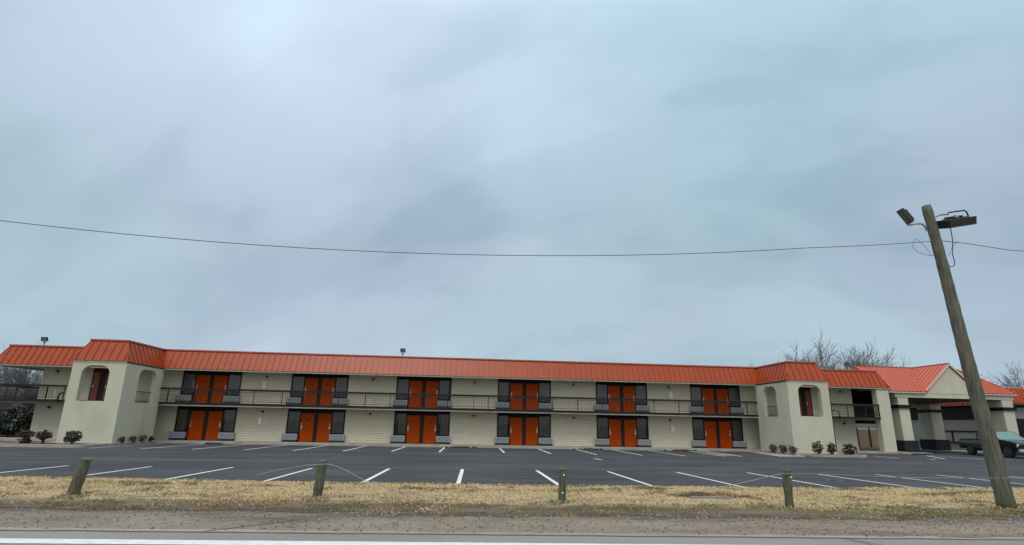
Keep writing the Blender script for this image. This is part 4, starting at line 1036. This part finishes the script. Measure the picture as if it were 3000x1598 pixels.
# pebbles
def pebbles(n, label, name, mats, yr, rad):
    V_, Fc, Mi = [], [], []
    for _ in range(n):
        x = RNG.uniform(-9.5, 12.5); t = RNG.random()
        y = seam(x)+.1+(near_edge(x)-seam(x)+.2)*t*yr
        r = rad*(.4+RNG.random()**3*2); z = GZ+.015+.02*math.sin(math.pi*t*yr)*(1+vnoise(x, y, 1.5, 9))*.8; b = len(V_); a0 = RNG.random()*6.28
        for k in range(5): a = a0+k*1.2566; V_.append((x+r*math.cos(a)*(.7+.5*RNG.random()), y+r*math.sin(a)*(.7+.5*RNG.random()), z-r*.3))
        V_.append((x+r*.2*RNG.random(), y+r*.2*RNG.random(), z+r*.55)); Fc += [(b+k, b+(k+1) % 5, b+5) for k in range(5)]; mi = int(RNG.random()*len(mats)); Mi += [mi]*5
    me = bpy.data.meshes.new(name); me.from_pydata(V_, [], Fc)
    for m in mats: me.materials.append(m)
    me.polygons.foreach_set('material_index', Mi); o = bpy.data.objects.new(name, me); COL.objects.link(o); tag(o, label, 'gravel', kind='stuff')
pebbles(9000, 'loose gravel and pebbles on the dirt road shoulder', 'gravel', [mat('pebble_grey', (.22, .205, .18), .9), mat('pebble_pale', (.27, .24, .20), .9), mat('pebble_brown', (.13, .095, .07), .9), mat('pebble_dark', (.08, .07, .06), .9)], 1.0, .010)

# ------------------------------------------------------------------ shrubs
def shrub(loc, rx, rz, base, leafm, stemn, label, n=900, sd_=1, leaf=.035, group='shrubs around the stair towers', name='shrub', leafm2=None, cut=.75):
    rnd = random.Random(sd_); e = empty(name, loc); tag(e, label, 'shrub', group)
    st = MB()
    for k in range(stemn):
        a = rnd.random()*6.28; q = rx*.5*rnd.random(); st.tube([(q*.4*math.cos(a), q*.4*math.sin(a), -.05), (q*math.cos(a), q*math.sin(a), base+rz*.6)], [.014, .008], 5)
        for _ in range(5):
            b = rnd.random()*6.28; h = base+rz*rnd.random(); st.tube([(q*math.cos(a), q*math.sin(a), h), (q*math.cos(a)+rx*.7*math.cos(b), q*math.sin(a)+rx*.7*math.sin(b), h+rz*.5*rnd.random())], [.006, .003], 3)
    st.build('stems', M['stem'], e)
    lf = MB()
    for _ in range(n):
        while True:
            p = V((rnd.uniform(-1, 1), rnd.uniform(-1, 1), rnd.uniform(-1, 1)))
            if p.length < 1: break
        nz_ = 1+.75*noise.noise(p.normalized()*1.9+V((sd_, 0, 0)))
        p = p.normalized()*(p.length**.45)*nz_
        if noise.noise(p*2.6+V((sd_*3, 1, 2))) > .16: continue
        c = V((p.x*rx, p.y*rx, base+rz+p.z*rz)); s = leaf*(.6+.8*rnd.random())
        u = V((rnd.uniform(-1, 1), rnd.uniform(-1, 1), rnd.uniform(-1, 1))).normalized(); v_ = u.cross(V((rnd.uniform(-1, 1), rnd.uniform(-1, 1), rnd.uniform(-1, 1)))).normalized()
        lf.mi = 1 if (leafm2 and rnd.random() < .35) else 0
        lf.quad(c-u*s-v_*s*.5, c+u*s-v_*s*.5, c+u*s+v_*s*.5, c-u*s+v_*s*.5)
    lf.build('leaves', [M[leafm], M[leafm2 or leafm]], e)
    return e
shrub((-25.05, 30.3, -.05), .31, .20, .34, 'leaf_green', 6, 'olive topiary shrub with bare maroon stems, farthest left before the left stair tower', 1100, 11, leafm2='leaf_brown')
shrub((-25.0, 30.3, -.05), .24, .17, .0, 'leaf_red', 3, 'low maroon shrub under the olive topiary left of the left stair tower', 420, 12)
shrub((-24.1, 30.3, -.05), .34, .21, .26, 'leaf_green', 8, 'broad olive shrub on thin pale stems, middle one before the left stair tower', 1200, 13, leafm2='leaf_brown')
shrub((-22.45, 30.2, -.05), .36, .33, .08, 'leaf_dark', 5, 'rounded dark green shrub before the right corner of the left stair tower', 1500, 14, leafm2='leaf_brown')
for k, (x, y, r_, lb_) in enumerate([(-20.92, 31.9, .17, 'small maroon shrub nearest the front corner of the left stair tower'), (-20.9, 32.85, .19, 'small brown shrub second from the front along the left tower side'),
                                     (-20.9, 33.75, .19, 'small twiggy shrub third from the front along the left tower side'), (-20.9, 34.6, .13, 'tiny sparse shrub at the walkway end of the left tower side')]):
    shrub((x, y, 0), r_, r_*.95, .02, 'leaf_brown' if k else 'leaf_red', 4, lb_, 500, 20+k, .025, leafm2='leaf_red')
for k, (x, y, r_, lb_) in enumerate([(21.75, 33.3, .22, 'small maroon shrub farthest back along the right stair tower side'), (21.8, 32.25, .23, 'small maroon shrub in the middle along the right stair tower side'), (21.85, 31.3, .22, 'small maroon shrub at the front corner of the right stair tower')]):
    shrub((x, y, 0), r_, r_*1.0, .0, 'leaf_red', 4, lb_, 600, 30+k, .03)
shrub((22.95, 30.4, -.05), .28, .40, .05, 'leaf_brown', 6, 'brownish green upright shrub before the middle of the right stair tower', 1100, 41, leafm2='leaf_red')
shrub((23.95, 30.4, -.05), .24, .36, .06, 'leaf_red', 6, 'dark knobbly shrub before the right stair tower, middle of three', 1000, 42, leafm2='leaf_dark')
shrub((25.05, 30.3, -.05), .34, .36, .0, 'leaf_red', 6, 'wide dark maroon shrub at the right corner of the right stair tower', 1500, 43, leafm2='leaf_dark')
# evergreen hedge bush and low brown bush left of the motel
shrub((-35.3, 41.5, GZ), 1.75, 1.05, .05, 'leaf_dark', 8, 'large dark evergreen bush beyond the left end of the motel', 9000, 51, .07, group=None, name='evergreen_bush')
shrub((-33.3, 42.5, GZ), 1.5, .95, .05, 'leaf_dark', 8, 'dark evergreen bush against the left end wall of the motel', 7000, 52, .07, group=None, name='evergreen_bush')
shrub((-36.2, 39.3, GZ), .7, .36, .0, 'leaf_red', 5, 'low maroon bush at the left edge of the photo', 2200, 53, .04, group=None)
sheet('mulch_ground', [(-60, 37.5), (-30.2, 37.5), (-30.2, 45), (-60, 45)], GZ+.03, M['mulch'])
# pipe bollard near the left shrubs
mb = MB(); mb.tube([(0, 0, -.1), (0, 0, .62)], .055, 12); mb.tube([(0, 0, .62), (0, 0, .68), (.0, -.0, .72)], [.075, .075, .03], 12)
o = mb.build('pipe_bollard', M['black'], smooth=False); o.location = (-24.62, 31.0, 0); tag(o, 'short black pipe bollard among the shrubs at the left stair tower', 'bollard')

# ------------------------------------------------------------------ pickup truck
def pickup():
    H = V((.28, .96, 0)); hd = math.atan2(31.75-35.2, 38.30-39.3)      # heading of the truck
    e = empty('pickup_truck', (38.30, 31.75, GZ), 0)
    e.rotation_euler.z = hd
    tag(e, 'dark green-black pickup truck parked under the entrance canopy, facing the road', 'pickup')
    # local: +x forward, origin at front axle on the right (near) side ; y>0 = left of heading
    Wd = 1.95; paint = mat('black_green_car_paint', (0.004, 0.008, 0.008), .15, spec=.4)
    cg = mat('teal_reflection_glass', (0.08, 0.17, 0.16), .04, spec=1.0)  # bright reflection in the windshield is put into the teal base colour
    def ring(x, zb, zt, w_, ins=.0):
        c = Wd/2
        y0, y1 = c-w_/2, c+w_/2
        return [(x, y0+.06, zb), (x, y0, zb+.18), (x, y0-.0, (zb+zt)/2+.05), (x, y0+.05, zt-.06), (x, y0+.13, zt), (x, y1-.13, zt), (x, y1-.05, zt-.06), (x, y1, (zb+zt)/2+.05), (x, y1, zb+.18), (x, y1-.06, zb)]
    def loft(rs, cap=True):
        mb = MB(); n = len(rs[0]); vs = [p for r_ in rs for p in r_]; fs = []
        for i in range(len(rs)-1):
            for k in range(n): fs.append((i*n+k, i*n+(k+1) % n, (i+1)*n+(k+1) % n, (i+1)*n+k))
        if cap: fs += [tuple(range(n)), tuple((len(rs)-1)*n+k for k in range(n-1, -1, -1))]
        return mb.add(vs, fs)
    rs = [ring(-4.75, .58, 1.12, 1.84), ring(-4.7, .50, 1.22, 1.93), ring(-3.0, .45, 1.24, 1.95), ring(-2.95, .40, 1.28, 1.95), ring(-.95, .40, 1.26, 1.95), ring(-.6, .42, 1.24, 1.95), ring(.3, .45, 1.16, 1.93), ring(.75, .5, 1.06, 1.86), ring(.92, .55, .92, 1.74)]
    o = loft(rs).build('body', paint, e, smooth=False); m_ = o.modifiers.new('s', 'BEVEL'); m_.width = .03; m_.segments = 2
    # cab
    c = Wd/2
    def cr(x, z, hw): return [(x, c-hw, z), (x, c+hw, z)]
    mb = MB()
    b = [(-3.0, 1.22), (-2.85, 1.78), (-1.75, 1.86), (-.75, 1.24)]
    lo, hi = .90, .74
    pts = [(-3.0, c-lo, 1.22), (-2.85, c-hi, 1.76), (-2.3, c-hi, 1.85), (-1.65, c-hi, 1.84), (-.62, c-lo, 1.22), (-3.0, c+lo, 1.22), (-2.85, c+hi, 1.76), (-2.3, c+hi, 1.85), (-1.65, c+hi, 1.84), (-.62, c+lo, 1.22)]
    mb.add(pts, [(0, 1, 2, 3, 4), (5, 9, 8, 7, 6), (0, 5, 6, 1), (1, 6, 7, 2), (2, 7, 8, 3), (3, 8, 9, 4)])
    o = mb.build('cab', paint, e)
    ws = MB(); a0, a1, b1, b0 = V(pts[3]), V(pts[8]), V(pts[9]), V(pts[4]); n_ = V((.55, 0, .85)).normalized()*.006
    def lerp(p, q, t): return p+(q-p)*t
    ws.quad(lerp(lerp(a0, b0, .05), lerp(a1, b1, .05), .05)+n_, lerp(lerp(a0, b0, .05), lerp(a1, b1, .05), .95)+n_, lerp(lerp(a0, b0, .95), lerp(a1, b1, .95), .96)+n_, lerp(lerp(a0, b0, .95), lerp(a1, b1, .95), .04)+n_)
    ws.build('windshield', cg, e)
    for s in (-1, 1):
        g = MB(); y_l = c+s*(lo-.03); y_h = c+s*(hi+.015)
        def yy(z): return c+s*(lo+(hi-lo)*(z-1.22)/.6+.006)
        for x0, x1, x2, x3 in ((-2.85, -2.74, -2.05, -2.0), (-1.93, -1.95, -1.62, -.95)):
            q = [(x0, 1.28), (x1, 1.72), (x2, 1.74), (x3, 1.28)]; g.add([(x, yy(z), z) for x, z in q], [(0, 1, 2, 3)])
        g.build('side_window', mat('tinted_glass', (.008, .012, .012), .05, spec=1), e)
        m2 = MB(); m2.obox((-.95, c+s*1.08, 1.32), (1, 0, 0), (0, 1, 0), (0, 0, 1), .05, .11, .09); m2.build('mirror', M['poleblack'], e)
        h = MB(); h.obox((.86, c+s*.70, .86), (1, s*-.25, -.3), (0, 1, 0), (0, 0, 1), .03, .20, .085); h.build('headlight', mat('headlight_glass', (.65, .68, .7), .1, spec=1), e)
        t = MB(); t.box(-4.79, -4.74, min(c+s*.93, c+s*.80), max(c+s*.93, c+s*.80), .75, 1.12); t.build('tail_light', mat('red_lens', (.16, .01, .01), .2), e)
    gr = MB(); gr.box(.90, .95, c-.48, c+.48, .68, .92); gg = gr.build('grille', M['poleblack'], e)
    ch = MB(); ch.box(.951, .965, c-.5, c+.5, .88, .93); ch.box(.951, .965, c-.4, c+.4, .78, .80); ch.build('chrome_bar', M['metal'], gg)
    bp = MB(); bp.obox((.95, c, .55), (1, 0, 0), (0, 1, 0), (0, 0, 1), .09, .90, .10); bp.build('front_bumper', M['metal'], e)
    bp = MB(); bp.obox((-4.85, c, .58), (1, 0, 0), (0, 1, 0), (0, 0, 1), .09, .88, .09); bp.build('rear_bumper', M['galv'], e)
    tyre = mat('tyre_rubber', (.012, .012, .013), .85); rim = mat('alloy_rim', (.06, .06, .06), .4, metal=.5)
    for x in (0, -3.6):
        for y, s in ((.12, -1), (Wd-.12, 1)):
            tb = MB(); tb.tube([(x, y-.13, .39), (x, y-.11, .39), (x, y+.11, .39), (x, y+.13, .39)], [.34, .39, .39, .34], 24); wv = tb.build('wheel', tyre, e)
            rb = MB(); rb.tube([(x, y+s*.131, .39), (x, y+s*.138, .39)], [.24, .20], 16); rb.build('rim', rim, wv)
pickup()

# ------------------------------------------------------------------ bare trees
def bare_tree(seed, H, spread, depth, m, name='bare_tree', trunk=.22, lean=0, minr=.016):
    rnd = random.Random(seed); tr = MB(); cr = MB()
    def grow(p, d, L, r, lv):
        segs = 3 if lv < 2 else 2; pts = [p]; rr = [r]; dd = d.copy(); r1 = r*.62
        for i in range(segs):
            dd = (dd+V((rnd.uniform(-1, 1), rnd.uniform(-1, 1), rnd.uniform(-.3, .7)))*.16).normalized()
            pts.append(pts[-1]+dd*L/segs); rr.append(r+(r1-r)*(i+1)/segs)
        (tr if lv == 0 else cr).tube(pts, rr, 7 if lv == 0 else (4 if lv < 3 else 3), cap=False)
        if lv >= depth: return
        nb = 4 if 0 < lv < depth-1 else 3
        for k in range(nb+(1 if lv == 0 else 0)):
            t = 1.0 if k == 0 else rnd.uniform(.35, .98); i = min(segs-1, int(t*segs)); f = t*segs-i; q = pts[i]+(pts[i+1]-pts[i])*f
            a = rnd.random()*6.283; tl = .18 if k == 0 else spread*rnd.uniform(.7, 1.25)
            ax = V((math.cos(a), math.sin(a), 0)); nd = (dd*math.cos(tl)+(ax-dd*ax.dot(dd)).normalized()*math.sin(tl)+V((0, 0, .12))).normalized()
            grow(q, nd, L*(.80 if k == 0 else rnd.uniform(.55, .78)), max(minr, r1*(.9 if k == 0 else .62)), lv+1)
    grow(V((0, 0, -.3)), V((lean, 0, 1)).normalized(), H*.27, trunk, 0)
    e = empty(name); zmax = max(v[2] for v in cr.v); sc = H/zmax
    e.scale = (sc, sc, sc)
    tr.build('trunk', m, e); cr.build('crown', m, e); return e
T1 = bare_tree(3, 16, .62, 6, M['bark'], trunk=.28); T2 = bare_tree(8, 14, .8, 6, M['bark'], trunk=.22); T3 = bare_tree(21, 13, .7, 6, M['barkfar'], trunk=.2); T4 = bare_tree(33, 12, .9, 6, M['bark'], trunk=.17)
base_h = {T1.name: 16, T2.name: 14, T3.name: 13, T4.name: 12}; tus = set()
def tree(proto, x, y, h, rz, label, group='bare winter trees'):
    o = proto if proto.name not in tus else copy_tree(proto)
    if proto.name not in tus: tus.add(proto.name); proto['_s'] = proto.scale.x; s0 = proto.scale.x
    s0 = proto['_s']; o.location = (x, y, -.26); k = s0*(h+.26)/base_h[proto.name]; o.scale = (k, k, k); o.rotation_euler.z = rz
    if '_s' in o and o is not proto: del o['_s']
    tag(o, label, 'tree', group); return o
rg, lg, fg = 'bare trees behind the right stair tower', 'bare trees beyond the left end', 'bare trees behind the lobby'
tree(T1, 53.2, 65, 17.6, .4, 'tallest bare tree, rising behind the roof right of the right stair tower', rg)
tree(T2, 59.8, 70, 16.2, 1.0, 'bare tree just right of the tallest one behind the roof', rg)
tree(T2, 64.2, 71, 16.4, 3.0, 'broad bare tree above the left end of the coral canopy roof', rg)
tree(T3, 66.9, 74, 15.8, 2.0, 'pale fine-twigged bare tree over the canopy roof ridge', rg)
tree(T4, 62.0, 73, 15.8, 4.0, 'bare tree between the tallest one and the canopy ridge', rg)
tree(T4, 51.0, 70, 15.6, 5.0, 'rounded bare tree over the right stair tower peak', rg)
tree(T2, 51.4, 66, 14.6, 2.2, 'bare tree close left of the tallest tree', rg)
tree(T3, 55.0, 82, 14.2, 1.2, 'faint low bare tree left of the right tower peak', rg)
tree(T3, 56.2, 66, 12.4, 5.2, 'fine-twigged bare tree at the right foot of the tallest tree', rg)
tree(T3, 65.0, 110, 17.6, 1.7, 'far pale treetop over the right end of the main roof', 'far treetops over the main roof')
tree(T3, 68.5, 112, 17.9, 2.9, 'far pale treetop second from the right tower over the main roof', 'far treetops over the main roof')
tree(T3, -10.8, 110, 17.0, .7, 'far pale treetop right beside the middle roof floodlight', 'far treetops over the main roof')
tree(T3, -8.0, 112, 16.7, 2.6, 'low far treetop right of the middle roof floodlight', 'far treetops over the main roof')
for k, (pr_, x, y, h, rz) in enumerate([(T4, 87.5, 75, 13.4, .5), (T2, 92, 80, 12.4, 2.0), (T3, 96.5, 82, 12.2, 1.0), (T4, 95.5, 72, 13.6, 3.4), (T2, 99, 76, 15.0, 4.5), (T3, 90, 77, 11.8, 5.0), (T4, 102, 78, 13.0, 1.8), (T2, 86.0, 78, 12.0, .9), (T3, 93.5, 74, 11.2, 3.9)]):
    tree(pr_, x, y, h, rz, ['bare tree just right of the utility pole over the canopy roof', 'low bare tree behind the orange lobby roof', 'pale low bare tree behind the lobby roof', 'dense dark bare tree at the right edge of the photo', 'tall bare tree cut by the right edge of the photo', 'short pale bare tree behind the canopy hip',
         'bare tree hidden mostly beyond the right edge', 'bare tree seen against the utility pole', 'short fine bare tree over the lobby mansard'][k], fg)
for k, (pr_, x, y, h, rz) in enumerate([(T2, -43.8, 50, 8.2, .3), (T4, -41.5, 47, 6.3, 2.3), (T4, -40.3, 49.5, 6.6, 4.2), (T2, -50, 58, 8.2, 5.1), (T3, -46.8, 56, 8.2, 1.1), (T1, -39.4, 48.5, 8.8, 2.6), (T3, -44.0, 54, 7.6, 3.3), (T4, -53.5, 62, 8.6, 1.9)]):
    tree(pr_, x, y, h, rz, ['dark bare tree at the left edge of the photo', 'low bushy bare tree under the left end eave', 'bare tree touching the left end wall of the motel', 'bare tree far left above the balcony rail', 'pale bare tree behind the left balcony rail', 'upright bare tree crossing the left end eave', 'fine pale bare tree under the left eave',
         'farthest bare tree at the left edge', 'small bare tree low beside the left end wall', 'thin pale bare tree between the left trunks', 'short dark bare tree behind the evergreen bush'][k], lg)
# hazy tree line closing the horizon
tl = MB(); rnd = random.Random(5)
for i in range(4200):
    side_ = rnd.random()
    x = rnd.uniform(-260, 300)
    if x < -90 and rnd.random() < .6: continue
    y = 170+rnd.random()*40
    h = 7+4*vnoise(x, 0, .02, 3)+3*rnd.random(); z0 = rnd.random()*h*.5
    a = rnd.uniform(-.5, .5); tl.add([(x-.25, y, z0-.3), (x+.25, y, z0-.3), (x+math.sin(a)*3+.1, y, z0+h*.5), (x+math.sin(a)*3-.1, y+.3, z0+h*.5)], [(0, 1, 2, 3)])
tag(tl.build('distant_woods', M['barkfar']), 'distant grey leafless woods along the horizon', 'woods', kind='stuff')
